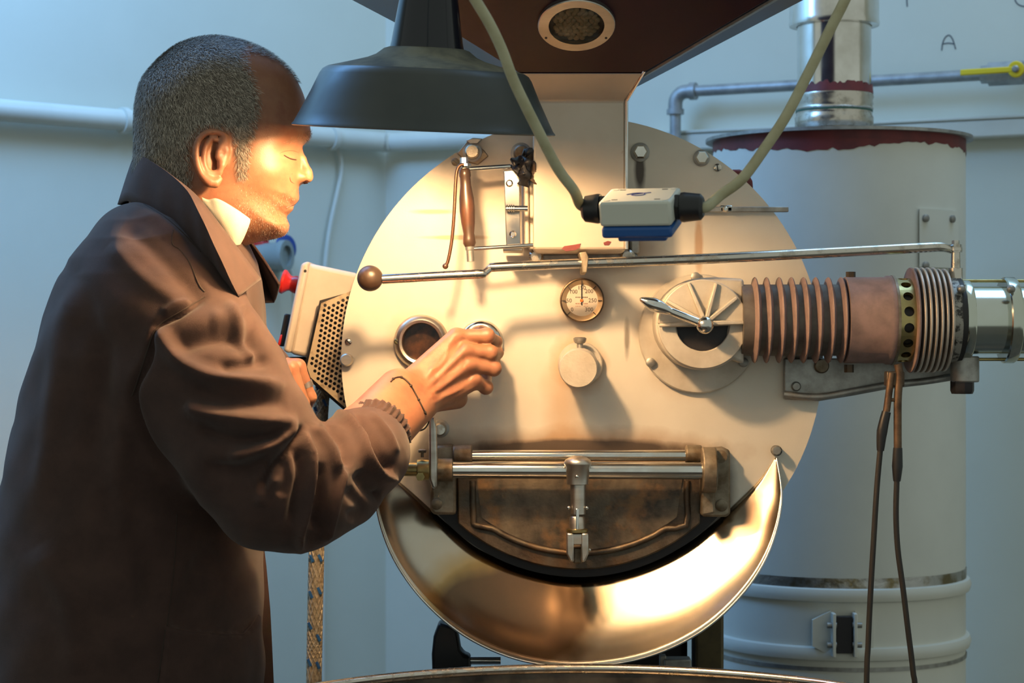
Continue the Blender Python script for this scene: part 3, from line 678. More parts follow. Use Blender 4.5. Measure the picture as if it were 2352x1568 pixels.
air = m.build('air_ring', M['brass'], RO)
MB().lathe(bc, AX, prof([(2050, 84), (2092, 84)]), 40).build('air_core', M['black_iron'], air)
for k in range(7):
    px = 2091 + k * 12.6; r_ = 121 - (3 if k > 4 else 0)
    MB().lathe(bc, AX, prof([(px - 2.5, 60), (px - 2.5, r_ - 1), (px - 1, r_), (px + 1.5, r_), (px + 3, r_ - 1), (px + 3, 60)]), 64).build('cooling_fin', M['cream_fin'] if k == 0 else M['fin_light'], RO)
MB().lathe(bc, AX, prof([(2085, 88), (2180, 88)]), 40).build('fin_core', M['black_iron'], RO)
MB().lathe(bc, AX, prof([(2172, 60), (2172, 98), (2192, 98), (2198, 90)]), 56).build('end_plate', mat('mottled_end_plate', (.35, .33, .29), .5, .4, (.05, .045, .04), 70, (.5, .58)), RO)
MB().lathe(bc, AX, prof([(2190, 97), (2203, 97)]), 56).build('gasket', M['rubber'], RO)
pm = mat('polished_pipe', (.62, .66, .62), .16, 1, (.55, .58, .50), 6)
MB().lathe(bc, AX, prof([(2200, 78), (2560, 78)]), 56).build('air_pipe', pm, RO)
MB().lathe(bc, AX, prof([(2203, 80), (2203, 90), (2206, 92), (2222, 92), (2225, 90), (2225, 79)]), 56).build('pipe_flange', pm, RO)
MB().lathe(bc, AX, prof([(2302, 79), (2302, 96), (2305, 99), (2326, 99), (2330, 96), (2330, 79)]), 56).build('pipe_clamp', pm, RO)
MB().lathe(bc, AX, prof([(2540, 79), (2540, 96), (2560, 96), (2560, 79)]), 56).build('pipe_clamp', pm, RO)
for dy in (-90, 90): MB().cyl(P(2210, by + dy, BY), P(2550, by + dy, BY), br(4), n=10).build('tie_rod', M['brass'], RO)
for px, py in ((2208, 664), (2322, 664)):
    MB().sphere(P(px, py, BY - .045), br(10), 16, 10).build('clamp_screw', M['zinc'], RO)
for px, py in ((1954, 633), (1950, 846)): MB().lathe(P(px, py, BY), (0, 0, 1), [(-.005, L(11)), (.005, L(11))], 6).build('sleeve_bolt', M['cast_dark'], RO)
# support bracket
bk = [(1800, 822), (1800, 917), (1880, 921), (1960, 908), (2040, 893), (2120, 884), (2180, 872), (2240, 872), (2240, 830), (2180, 822)]
MB().prism(pp(bk, -.010), -.014, -.002).build('burner_bracket', M['zinc'], RO, bevel=.002)
lip = [(1800, 905), (1880, 911), (1960, 898), (2040, 884), (2120, 876), (2185, 866)]
MB().tube([P(x, y, -.018) for x, y in lip], L(8), 10, smooth=4).build('bracket_lip', M['zinc'], RO)
MB().lathe(P(1828, 887, -.014), FY, [(0, L(11)), (.004, L(11)), (.006, L(8))], 18).build('bracket_bolt', M['zinc'], RO)
MB().lathe(P(1886, 840, -.014), FY, [(0, L(17)), (.006, L(17)), (.008, L(14))], 22).build('bracket_bolt', M['cast'], RO)
MB().lathe(P(2216, 872, BY), (0, 0, 1), [(-.003, L(32)), (.030, L(32))], 28).build('pivot_boss', M['zinc'], RO, bevel=.002)
MB().lathe(P(2210, 904, BY), (0, 0, 1), [(0, L(24)), (.004, L(27)), (.016, L(27))], 8).build('pivot_nut', M['black_iron'], RO)
# ignition electrodes and leads
for pts, nm, r0 in (([(2062, 836), (2066, 862), (2062, 920), (2062, 1030)], 'electrode', 9), ([(2048, 856), (2042, 900), (2036, 945)], 'electrode', 8)):
    MB().tube([P(x, y, BY - .058) for x, y in pts], L(r0, BY), 12, smooth=4).build(nm, mat('rusty_electrode', (.16, .10, .06), .5, .6, (.07, .04, .025), 60), RO)
MB().box(P(2054, 870, BY - .05), (L(40), .02, L(34))).build('electrode_clip', M['cast_dark'], RO, bevel=.002)
MB().box(P(2050, 918, BY - .058), (L(22), .006, L(8))).build('electrode_bridge', M['cast_dark'], RO, bevel=.001)
EY = BY - .058
for nm, boot, lead in (('a', [(2036, 945), (2026, 990), (2022, 1035)], [(2022, 1030), (2014, 1120), (2006, 1250), (1999, 1370), (1994, 1480), (1990, 1600), (1986, 2200)]),
                       ('b', [(2062, 1028), (2061, 1070), (2060, 1105)], [(2060, 1100), (2058, 1180), (2062, 1260), (2074, 1350), (2086, 1450), (2097, 1540), (2104, 1640), (2115, 2200)])):
    i = MB().tube([P(x, y, EY) for x, y in boot], [L(10), L(12), L(8)], 12, smooth=4).build('lead_boot', M['black'], RO)
    MB().tube([P(x, y, EY) for x, y in lead], L(6.5), 10, smooth=6).build('ignition_lead', M['rubber'], RO)
# long control lever ---------------------------------
lv = MB().tube([P(878, 641, -.118), P(1000, 634, -.118), P(1100, 629, -.116), P(1112, 627, -.115), P(1126, 617, -.112), P(1142, 613, -.111), P(1330, 605, -.104), P(1600, 595, -.092), P(1900, 580, -.07), P(2110, 569, -.062), P(2160, 567, -.058), P(2180, 572, -.052), P(2190, 577, BY)], [L(11), L(10.5), L(10.5), L(9), L(8), L(10.5), L(11), L(11.5), L(11.5), L(11.5), L(11), L(9), L(7)], 18, smooth=4).build('control_lever', M['chrome_worn'], RO, smooth=60)
MB().sphere(P(850, 639, -.118), L(30, -.118), 32, 20).build('lever_ball', mat('dark_bakelite', (.045, .028, .018), .38), lv, label='dark ball knob')
MB().lathe(P(2195, 640, BY), (0, 0, 1), [(0, L(16)), (L(24), L(16)), (L(25), L(11)), (L(62), L(10)), (L(63), L(15)), (L(70), L(15))], 20).build('pivot_shaft', M['chrome_worn'], RO)
MB().lathe(P(2195, 572, BY), (0, 0, 1), [(-.004, L(15)), (.006, L(14)), (.0062, L(9)), (.011, L(9))], 6).build('shaft_nut', M['chrome_worn'], RO)
# ---------------------------------------------------------------- discharge door
DY = -.022
arc_o = [(1330 + 435 * math.sin(R(a)), 890 + 435 * math.cos(R(a))) for a in np.linspace(-50, 50, 30)]
MB().prism(pp([(996, 1100)] + arc_o + [(1664, 1100)], -.006), -.006, -.0005).build('door_seat', M['black_iron'], RO, smooth=20)
arc_d = [(1330 + 418 * math.sin(R(a)), 890 + 418 * math.cos(R(a))) for a in np.linspace(-41.8, 41.8, 26)]
door = MB().prism(pp([(1050, 1088)] + arc_d + [(1610, 1088)], DY), DY, -.004).build('discharge_door', M['cast_dark'], RO, smooth=30, bevel=.002)
arc_i = [(1330 + 392 * math.sin(R(a)), 890 + 392 * math.cos(R(a))) for a in np.linspace(-38.5, 38.5, 26)]
rim_o = [(1084, 1102)] + arc_i + [(1576, 1102)]
arc_j = [(1330 + 380 * math.sin(R(a)), 890 + 380 * math.cos(R(a))) for a in np.linspace(-37.6, 37.6, 26)]
MB().tube([P(x, y, DY - .001) for x, y in [(1086, 1104), (1086, 1150), (1088, 1192), (1092, 1206)] + arc_j[2:-2] + [(1576, 1206), (1578, 1150), (1578, 1104)]], .0042, 10, smooth=2).build('door_rim', M['cast_dark'], door, smooth=60)
MB().prism(pp([(1094, 1092)] + [(1330 + 372 * math.sin(R(a)), 890 + 372 * math.cos(R(a))) for a in np.linspace(-37, 37, 20)] + [(1568, 1092)], DY), DY - .002, DY + .001).build('door_panel', mat('burnt_door_panel', (.17, .135, .095), .5, .5, (.055, .045, .036), 18, (.38, .62), bump=.35, bscale=160, stain=(.20, .115, .055), sscale=22, samt=(.52, .66)), door)
# hinge rods
MB().cyl(P(1080, 1046, -.030), P(1580, 1046, -.030), L(13, -.03), n=28).build('hinge_rod', M['chrome'], RO)
MB().cyl(P(1036, 1079, -.058), P(1618, 1081, -.058), L(19.5, -.058), n=32).build('hinge_rod', M['chrome'], RO)
for x0, x1, nm in ((1040, 1085, 'l'), (1574, 1612, 'r')):
    MB().cyl(P(x0, 1043, -.030), P(x1, 1043, -.030), L(21), n=28).build('hinge_boss', M['cast'], RO, bevel=.002)
# left hinge block
MB().prism(pp([(992, 1024), (1042, 1020), (1048, 1050), (1048, 1182), (996, 1182), (988, 1170)], -.030), -.032, -.001).build('hinge_block', M['cast'], RO, bevel=.004)
MB().lathe(P(1006, 1079, -.058), (1, 0, 0), [(0, L(26)), (L(32), L(26)), (L(34), L(22))], 28).build('hinge_collar', M['cast'], RO)
MB().lathe(P(1003, 1157, -.032), FY, [(0, L(13)), (.002, L(13)), (.003, L(10))], 20).build('block_bolt', M['cast'], RO)
MB().prism(pp([(985, 960), (998, 956), (1003, 985), (1005, 1060), (1004, 1120), (994, 1122), (986, 1100)], -.075), -.082, -.060).build('hinge_crank', M['steel'], RO, bevel=.003)
MB().lathe(P(958, 1079, -.07), (1, 0, 0), [(0, L(23)), (L(28), L(23))], 24).build('shaft_collar', M['brass'], RO, bevel=.001)
MB().cyl(P(880, 1077, -.07), P(962, 1078, -.07), L(15), n=22).build('shaft_end', M['brass'], RO)
MB().lathe(P(970, 1050, -.07), (0, 0, 1), [(0, .002), (.006, .002), (.006, .005), (.009, .0055), (.0105, .003)], 14).build('collar_screw', M['cast'], RO)
MB().lathe(P(966, 1094, -.082), FY, [(0, L(10)), (.007, L(10))], 6).build('collar_bolt', M['brass'], RO)
# right hinge block
MB().prism(pp([(1612, 1030), (1660, 1026), (1677, 1034), (1678, 1180), (1668, 1187), (1612, 1187)], -.022), -.022, -.001).build('hinge_block', M['cast'], RO, bevel=.003)
MB().lathe(P(1611, 1079, -.050), (1, 0, 0), [(0, L(52)), (L(33), L(52))], 32).build('hinge_ear', M['cast'], RO, bevel=.002)
MB().prism(pp([(1611, 1080), (1644, 1080), (1644, 1180), (1611, 1186)], -.055), -.050, -.02).build('hinge_web', M['cast'], RO, bevel=.003)
MB().cyl(P(1655, 1048, -.02), P(1655, 1048, -.045), L(15), n=20).build('block_bolt', M['cast'], RO)
MB().lathe(P(1657, 1160, -.022), FY, [(0, L(14)), (.003, L(14)), (.004, L(11))], 20).build('block_bolt', M['cast'], RO)
# latch
LY = -.075; LZ = (0, 0, -1); k_ = L(1, LY)
la = MB().lathe(P(1327, 1047, LY), LZ, [(0, 8 * k_), (3 * k_, 20 * k_), (9 * k_, 29 * k_), (16 * k_, 32 * k_), (20 * k_, 31 * k_), (26 * k_, 27 * k_), (64 * k_, 25 * k_), (66 * k_, 18 * k_)], 36).build('latch_cap', M['steel'], RO)
MB().sphere(P(1325, 1094, LY - .0125), 5 * k_, 12, 8).build('latch_pin', M['chrome'], la)
MB().lathe(P(1328, 1110, LY), LZ, [(0, 18 * k_), (70 * k_, 17 * k_), (71 * k_, 10 * k_)], 28).build('latch_neck', M['steel'], la)
MB().box(P(1326, 1192, LY - .006), (8 * k_, .008, 50 * k_)).build('latch_link', M['chrome'], la, bevel=.001)
for s_ in (-1, 1): MB().sphere(P(1327 + s_ * 21, 1166, LY - .004), 4.5 * k_, 10, 6).build('latch_pin', M['chrome'], la)
MB().lathe(P(1326, 1185, LY), LZ, [(0, 15 * k_), (4 * k_, 18 * k_), (34 * k_, 18 * k_)], 28).build('latch_socket', M['steel'], la)
MB().lathe(P(1326, 1213, LY), LZ, [(0, 19 * k_), (2 * k_, 25 * k_), (8 * k_, 25 * k_), (10 * k_, 22 * k_)], 30).build('latch_collar', M['brass'], la)
for s_ in (-1, 1):
    MB().prism(pp([(1326 + s_ * 25, 1222), (1326 + s_ * 25, 1270), (1326 + s_ * 17, 1288), (1326 + s_ * 8, 1288), (1326 + s_ * 8, 1222)], LY), LY - .012, LY + .012).build('latch_fork', M['steel'], la, bevel=.002)
MB().box(P(1326, 1236, LY), (18 * k_, .022, 22 * k_)).build('latch_bridge', M['steel'], la)
MB().sphere(P(1354, 1262, LY - .003), 4 * k_, 10, 6).build('latch_pin', M['chrome'], la)
MB().box(P(1326, 1272, LY + .026), (.011, .04, .02)).build('latch_tongue', M['cast'], la, bevel=.002)
# discharge spout (crescent)
inn = [(1782, 1050), (1742, 1104), (1694, 1152), (1640, 1202), (1560, 1260), (1450, 1306), (1330, 1325), (1210, 1306), (1100, 1262), (1030, 1206), (985, 1166), (945, 1130), (892, 1086)]
out = [(1784, 1052), (1795, 1150), (1768, 1262), (1708, 1360), (1610, 1450), (1480, 1510), (1330, 1531), (1190, 1514), (1068, 1460), (972, 1378), (904, 1282), (868, 1180), (866, 1100)]
NS = 10
ip, _ = spline([P(x, y, -.001) for x, y in inn], [0] * 13, 6)
sp_depth = [-.002, -.025, -.046, -.064, -.078, -.086, -.088, -.086, -.080, -.070, -.056, -.042, -.03]
op, _ = spline([P(x, y, sp_depth[i]) for i, (x, y) in enumerate(out)], [0] * 13, 6)
v = []; n = len(ip)
for i in range(n):
    a, b = ip[i], op[i]; dv = b - a; ln = dv.length
    for j in range(NS + 1):
        t_ = j / NS
        c0 = Vector(((a.x + b.x) / 2 - .085, 0, (a.z + b.z) / 2 - 1.24)); c0 = c0.normalized()
        v.append(a + dv * t_ + (c0 * .10 + Vector((0, .03, 0)) * 0) * ln * math.sin(math.pi * t_) * 1.0)
f = [(i * (NS + 1) + j, (i + 1) * (NS + 1) + j, (i + 1) * (NS + 1) + j + 1, i * (NS + 1) + j + 1) for i in range(n - 1) for j in range(NS)]
def tint_reflection_patch(m):  # paints the jacket's dark reflection into the steel colour, along with heat tint
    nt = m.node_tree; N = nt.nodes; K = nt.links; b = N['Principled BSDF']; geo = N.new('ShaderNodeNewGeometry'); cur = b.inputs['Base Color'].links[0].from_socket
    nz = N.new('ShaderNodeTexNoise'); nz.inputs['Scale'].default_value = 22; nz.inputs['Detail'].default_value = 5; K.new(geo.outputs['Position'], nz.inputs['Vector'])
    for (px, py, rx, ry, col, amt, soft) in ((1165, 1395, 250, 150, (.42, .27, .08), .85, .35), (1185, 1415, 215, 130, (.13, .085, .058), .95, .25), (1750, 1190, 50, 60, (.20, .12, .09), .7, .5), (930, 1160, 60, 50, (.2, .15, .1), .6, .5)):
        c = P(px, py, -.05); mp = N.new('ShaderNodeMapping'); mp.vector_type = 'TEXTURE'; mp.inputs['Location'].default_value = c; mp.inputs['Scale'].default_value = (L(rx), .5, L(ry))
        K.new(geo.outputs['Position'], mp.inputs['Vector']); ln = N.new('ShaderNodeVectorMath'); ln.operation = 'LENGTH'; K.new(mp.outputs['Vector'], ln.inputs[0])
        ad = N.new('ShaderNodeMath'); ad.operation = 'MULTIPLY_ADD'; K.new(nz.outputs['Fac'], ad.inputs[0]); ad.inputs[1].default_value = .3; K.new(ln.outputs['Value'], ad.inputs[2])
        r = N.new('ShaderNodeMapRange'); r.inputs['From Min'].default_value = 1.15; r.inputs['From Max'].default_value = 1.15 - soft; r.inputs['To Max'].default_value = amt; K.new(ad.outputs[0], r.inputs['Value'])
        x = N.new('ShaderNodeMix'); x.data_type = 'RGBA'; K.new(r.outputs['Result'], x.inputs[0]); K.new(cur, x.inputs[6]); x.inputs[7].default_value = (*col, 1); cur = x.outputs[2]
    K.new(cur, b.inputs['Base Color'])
spm = mat('heat_tint_reflection_steel', (.58, .53, .46), .18, 1, (.55, .47, .36), 7, (.35, .65), rough2=.22, stain=(.30, .16, .08), sscale=10, samt=(.66, .8))
tint_reflection_patch(spm)
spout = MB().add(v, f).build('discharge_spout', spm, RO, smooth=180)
q = spout.modifiers.new('t', 'SOLIDIFY'); q.thickness = .0018; q.offset = 0
MB().tube(op, .0016, 8).build('spout_lip', M['chrome'], spout, smooth=60)
# perforated side guard
GYp = .028
gpoly = [(738, 696), (806, 668), (850, 660), (850, 945), (795, 938), (713, 866), (705, 842)]
gp = pp(gpoly, GYp); holes = []
for i in range(-2, 20):
    for j in range(0, 40):
        x = 712 + i * 9.9 + .0; y = 672 + j * 11.6 + (5.8 if i % 2 else 0)
        x2 = x + (860 - y) * .155
        if x2 > 838: continue
        # inside test with margin
        def inside(px, py):
            c = False; q = gpoly
            for k in range(len(q)):
                x0_, y0_ = q[k]; x1_, y1_ = q[k - 1]
                if (y0_ > py) != (y1_ > py) and px < (x1_ - x0_) * (py - y0_) / (y1_ - y0_) + x0_: c = not c
            return c
        if all(inside(x2 + a, y + b) for a, b in ((8, 0), (-8, 0), (0, 8), (0, -8), (-6, -6), (-6, 6))):
            h = P(x2, y, GYp); holes.append((h.x, h.z, L(4.1, GYp)))
MB().sheet(gp, holes, GYp, GYp + .0025).build('perforated_guard', M['mesh_metal'], RO, smooth=0)
MB().prism(pp([(735, 690), (860, 655), (860, 950), (795, 945), (705, 868), (700, 842)], GYp + .03), GYp + .025, GYp + .029).build('guard_backing', M['black_iron'], RO)

# ------------------------------------------------------------------ control box
t = thing('control_box', 'beige electrical control box with red emergency stop beside the roaster', 'control box', P(730, 830, .1))
MB().prism(pp([(704, 603), (824, 628), (800, 842), (664, 812)], .07), .07, .20).build('housing', M['beige'], t, bevel=.006)
MB().prism(pp([(692, 604), (712, 599), (668, 812), (650, 806)], .066), .064, .206).build('lid', M['beige'], t, bevel=.004)
MB().lathe(P(701, 622, .064), FY, [(0, L(3.5)), (.001, L(3))], 10).build('lid_screw', M['black'], t)
ax = P(640, 648, .12) - P(690, 660, .12); ax.normalize()
MB().lathe(P(690, 656, .12), ax, [(0, .020), (.003, .020), (.003, .012), (.008, .012), (.013, .010), (.016, .011), (.022, .0165), (.025, .0165), (.0265, .015), (.027, .0)], 32, cap=False).build('emergency_stop', M['red_plastic'], t, label='red emergency stop button')
MB().lathe(P(696, 650, .12), ax, [(0, .022), (.004, .022)], 28).build('button_collar', M['black'], t)
MB().prism(pp([(655, 720), (668, 722), (652, 796), (640, 794)], .11), .10, .15).build('switch_block', M['black'], t, bevel=.002)
MB().prism(pp([(645, 768), (651, 768), (646, 794), (638, 793)], .105), .097, .14).build('switch_rocker', M['red_plastic'], t, bevel=.002)
MB().box(P(690, 826, .13), (L(60), .08, L(14))).build('cable_entry', M['black'], t, bevel=.003)
MB().box((P(790, 840, .16).x, .17, .41), (.03, .03, .84)).build('bracket_post', M['zinc'], t)

# ------------------------------------------------------------------ braided hose
t = thing('braided_hose', 'braided metal hose with blue flecks hanging below the control box', 'hose', P(722, 1568, .12))
hp = [P(748, 835, .14), P(740, 900, .13), P(733, 1000, .12), P(729, 1150, .12), P(726, 1300, .12), P(723, 1450, .12), P(721, 1600, .12), P(720, 2100, .12)]
sp, _ = spline(hp, [0] * 8, 10)
MB().tube(hp, L(16.5, .12), 20, smooth=10).build('hose_core', M['braid'], t, smooth=60)
br_ = MB(); r_h = L(16.5, .12)
for s_ in range(3):          # raised woven strands
    for k in range(12):
        pts = []
        for i, p in enumerate(sp): 
            th = (i * .32 if s_ == 0 else -i * .32) + k * 2 * math.pi / 12
            if s_ == 2: break
            pts.append(p + Vector((math.cos(th), math.sin(th), 0)) * r_h)
        if pts: br_.tube(pts, .0011, 5, smooth=2)
br_.build('braid', M['braid'], t, smooth=60)['kind'] = 'stuff'
for k in range(9):
    zt_ = sp[8 + k * 6]
    for dx_ in (-.0055, .006):
        MB().box(zt_ + Vector((dx_, -r_h * .93, random.uniform(-.01, .01))), (.0035, .003, .010), Matrix.Rotation(R(-25), 3, 'Y')).build('blue_fleck', M['braid_blue'], t)

# ------------------------------------------------------------------ cooling tray
CTX, CTY, CTR, CTZ = .083, -.53, .42, .945
t = thing('cooling_tray', 'round dark metal cooling tray with polished rim below the spout', 'tray', (CTX, CTY, 0))
trm = mat('stained_tray_steel', (.22, .20, .17), .35, .9, (.09, .085, .08), 14, (.4, .62))
wl = MB().ring((CTX, CTY, CTZ), (0, 0, 1), CTR - .004, CTR, -.22, -.002, 128).build('tray_wall', trm, t)
MB().lathe((CTX, CTY, CTZ), (0, 0, 1), [(.006 * math.sin(R(a)), CTR - .002 + .006 * math.cos(R(a))) for a in range(0, 360, 36)], 128, closed=True).build('tray_rim', M['chrome_worn'], t, smooth=60)
MB().lathe((CTX, CTY, CTZ - .20), (0, 0, 1), [(0, CTR - .004), (.006, CTR - .004)], 96).build('tray_floor', trm, t)
MB().lathe((CTX, CTY, 0), (0, 0, 1), [(0, .22), (.02, .22), (.03, .10), (CTZ - .2, .10)], 48).build('tray_pedestal', M['black_iron'], t)
MB().lathe((CTX, CTY, CTZ - .195), (0, 0, 1), [(0, .03), (.10, .03), (.11, .02)], 24).build('stirrer_hub', M['zinc'], t)
# ------------------------------------------------------------------ pendant lamp
LC = P(973, 300, -.385); LA = Vector((.044, -.105, .99)).normalized()
t = thing('pendant_lamp', 'dark enamel industrial pendant lamp hanging beside the man\'s forehead', 'lamp', LC)
k = L(1, -.385)
SH = [(0, 300), (2, 303), (5, 302), (9, 298), (30, 287), (80, 262), (122, 243), (132, 236), (138, 226)]
inner = [(4, 297), (30, 283), (80, 258), (120, 239), (134, 220), (150, 160), (166, 100), (174, 40), (175, 0.5)]
sh = MB().lathe(LC, LA, [(a * k, b * k) for a, b in inner[::-1]] + [(a * k, b * k) for a, b in SH], 96, cap=False).build('lamp_shade', M['enamel'], t, smooth=50)
sh.data.materials.append(M['white_enamel'])
for p in sh.data.polygons:
    c = Vector(p.center) + Vector(sh.location) - LC; h = c.dot(LA); rr = (c - LA * h).length
    if p.index < 96 * (len(inner) - 1): p.material_index = 1
MB().lathe(LC, LA, [(136 * k, 229 * k), (139 * k, 224 * k), (150 * k, 180 * k), (162 * k, 135 * k), (170 * k, 116 * k), (176 * k, 108 * k), (184 * k, 98 * k), (188 * k, 86 * k)], 80, cap=False).build('shade_shoulder', M['dust'], t, smooth=60, label='dusty upper shoulder of the shade')
MB().lathe(LC, LA, [(182 * k, 86 * k), (200 * k, 82 * k), (300 * k, 67 * k), (400 * k, 55 * k), (470 * k, 48 * k), (480 * k, 40 * k), (486 * k, 0)], 48, cap=False).build('lamp_neck', M['enamel_neck'], t, smooth=50)
top = LC + LA * 480 * k
MB().tube([top, top + LA * .15, top + LA * .15 + Vector((0, -.01, .5)), top + LA * .15 + Vector((0, 0, 1.2))], .004, 10, smooth=6).build('lamp_cord', M['rubber'], t)
bm_ = bpy.data.materials.new('lit_bulb'); bm_.use_nodes = True
em = bm_.node_tree.nodes.new('ShaderNodeEmission'); em.inputs['Color'].default_value = (1, .62, .30, 1); em.inputs['Strength'].default_value = BULB_STRENGTH
bm_.node_tree.links.new(em.outputs[0], bm_.node_tree.nodes['Material Output'].inputs['Surface'])
bc_ = LC + LA * .046
MB().sphere(bc_, .021, 20, 12).build('bulb', bm_, t)
MB().lathe(bc_ + LA * .018, LA, [(0, .013), (.03, .013), (.05, .017), (.06, .017)], 20).build('bulb_holder', M['white_enamel'], t)

# ------------------------------------------------------------------ cable box
BXY = -.56
bc0 = P(1472, 484, BXY)
t = thing('junction_box', 'small white and blue junction box hanging on pale cables', 'junction box', bc0)
rotb = (Matrix.Rotation(R(-15), 3, 'Z') @ Matrix.Rotation(R(17), 3, 'X'))
def bp(x, y, z): return bc0 + rotb @ Vector((x, y, z))
w_, d_, h_ = .074, .062, .030
MB().box(bp(0, 0, .004), (w_, d_, h_ - .004), rotb).build('box_body', M['box_white'], t, bevel=.003)
MB().box(bp(.0005, 0, -.0155), (w_ * .985, d_ * .985, .012), rotb).build('box_lid', M['box_blue'], t, bevel=.003, label='blue lid')
MB().box(bp(.004, 0, -.0240), (w_ * .68, d_ * .7, .006), rotb).build('lid_foot', M['box_blue'], t, bevel=.002)
for sx in (-1, 1):
    for sy in (-1, 1):
        MB().lathe(bp(sx * .030, sy * .024, .0165), rotb @ Vector((0, 0, 1)), [(0, .0036), (.0009, .0036)], 16).build('corner_screw', M['box_white'], t)
        MB().box(bp(sx * .022, sy * .022, .0170), (.006, .0018, .0006), rotb).build('lid_slot', M['black'], t)
MB().tube([bp(x, y, .0170) for x, y in ((-.014, .000), (-.006, .006), (.003, .005), (.004, -.002), (-.004, -.005), (-.008, 0), (.010, .008))], .0007, 6, smooth=5).build('ink_scrawl', mat('blue_ink', (.05, .05, .25), .7), t)
gx = rotb @ Vector((1, 0, 0))
for s_, ln in ((-1, .0), (1, .004)):
    a = gx * s_; o_ = bp(s_ * .036, 0.0, .003)
    g = MB().lathe(o_, a, [(0, .0145), (.006, .0145)], 6).build('gland_nut', M['black'], t, bevel=.001)
    MB().lathe(o_ + a * .006, a, [(0, .0150), (.003, .0155), (.006, .0150), (.016 + ln, .0135), (.019 + ln, .010)], 24).build('gland_cap', M['black'], g)
gl0 = bp(-.036, 0, .003) - gx * .020; gr0 = bp(.036, 0, .003) + gx * .020
lc = [gl0 + gx * .006, gl0 + Vector((-.007, -.001, .004))] + [P(x, y, Y) for x, y, Y in ((1318, 437, -.575), (1280, 385, -.585), (1232, 292, -.60), (1182, 190, -.615), (1152, 112, -.625), (1122, 50, -.635), (1080, -20, -.645), (1000, -160, -.66), (940, -400, -.66))]
MB().tube(lc, .0056, 14, smooth=8).build('cable', M['cable'], t, smooth=60)
rc = [gr0, gr0 + gx * .012] + [P(x, y, Y) for x, y, Y in ((1655, 448, -.57), (1705, 410, -.57), (1757, 340, -.57), (1808, 262, -.57), (1858, 165, -.57), (1908, 65, -.57), (1950, -20, -.57), (2010, -160, -.57), (2060, -400, -.57))]
MB().tube(rc, .0056, 14, smooth=8).build('cable', M['cable'], t, smooth=60)
# ------------------------------------------------------------------ implicit surface helpers
def surfnet(f, lo, hi, h, B=16, slack=1.6, chunk=60, newton=2):
    lo = np.array(lo, float); n = np.ceil((np.array(hi, float) - lo) / h).astype(int); nb = (n + B - 1) // B
    G = np.stack(np.meshgrid(*[np.arange(k) for k in nb], indexing='ij'), -1).reshape(-1, 3)
    cen = lo + (G + .5) * B * h
    act = G[np.abs(f(cen)) < .5 * math.sqrt(3) * B * h * slack]
    S = (nb * B + 2).astype(np.int64)
    I = np.stack(np.meshgrid(*[np.arange(B + 1)] * 3, indexing='ij'), -1)
    keyf = lambda a: (a[..., 0].astype(np.int64) * S[1] + a[..., 1]) * S[2] + a[..., 2]
    VK, VP, QD = [], [], []
    E = np.eye(3, dtype=int)
    for c in range(0, len(act), chunk):
        blk = act[c:c + chunk]
        gi = blk[:, None, None, None, :] * B + I
        F = f((lo + gi * h).reshape(-1, 3)).reshape(gi.shape[:-1])
        s = F < 0
        corners = [s[:, dx:B + dx, dy:B + dy, dz:B + dz] for dx in (0, 1) for dy in (0, 1) for dz in (0, 1)]
        sm_ = sum(k.astype(np.int8) for k in corners); mixed = (sm_ > 0) & (sm_ < 8)
        idx = np.argwhere(mixed)
        if not len(idx): continue
        b, i3 = idx[:, 0], idx[:, 1:]
        acc = np.zeros((len(idx), 3)); cnt = np.zeros(len(idx))
        for ax in range(3):
            o1, o2 = [k for k in range(3) if k != ax]
            for p in (0, 1):
                for q in (0, 1):
                    d0 = p * E[o1] + q * E[o2]; a0 = i3 + d0; a1 = a0 + E[ax]
                    f0 = F[b, a0[:, 0], a0[:, 1], a0[:, 2]]; f1 = F[b, a1[:, 0], a1[:, 1], a1[:, 2]]
                    m = (f0 < 0) != (f1 < 0)
                    t = np.where(m, f0 / np.where(m, f0 - f1, 1), 0)
                    pt = d0[None, :] + t[:, None] * E[ax][None, :]
                    acc += pt * m[:, None]; cnt += m
        g = gi[b, i3[:, 0], i3[:, 1], i3[:, 2]]
        VK.append(keyf(g + 1)); VP.append(lo + (g + acc / cnt[:, None]) * h)
        for ax in range(3):
            o1, o2 = (ax + 1) % 3, (ax + 2) % 3
            sl0 = [slice(None), slice(0, B), slice(0, B), slice(0, B)]; sl1 = list(sl0); sl1[1 + ax] = slice(1, B + 1)
            A, C = s[tuple(sl0)], s[tuple(sl1)]
            for flip, msk in ((0, A & ~C), (1, ~A & C)):
                e = np.argwhere(msk)
                if not len(e): continue
                g = gi[e[:, 0], e[:, 1], e[:, 2], e[:, 3]] + 1
                q4 = [g, g - E[o1], g - E[o1] - E[o2], g - E[o2]]
                if flip: q4 = q4[::-1]
                QD.append(np.stack([keyf(k) for k in q4], 1))
    VK = np.concatenate(VK); VP = np.concatenate(VP); QD = np.concatenate(QD)
    order = np.argsort(VK); VK = VK[order]; VP = VP[order]
    j = np.clip(np.searchsorted(VK, QD), 0, len(VK) - 1); ok = (VK[j] == QD).all(1); Q = j[ok]
    for _ in range(newton):
        f0, gr = grad(f, VP)
        step = -f0 / np.maximum((gr ** 2).sum(1), 1e-6)
        VP = VP + np.clip(step, -h * .6 / 1, h * .6)[:, None] * gr
    return VP, Q
def grad(f, p, e=4e-4):
    f0 = f(p); g = np.zeros_like(p)
    for k in range(3):
        d = np.zeros(3); d[k] = e; g[:, k] = (f(p + d) - f0) / e
    return f0, g
def feval(f):                               # evaluate in slices to bound memory
    def w(p): return np.concatenate([f(p[i:i + 300000]) for i in range(0, len(p), 300000)]) if len(p) > 300000 else f(p)
    return w
def smin(a, b, k):
    h = np.maximum(k - np.abs(a - b), 0) / k; return np.minimum(a, b) - h * h * k * .25
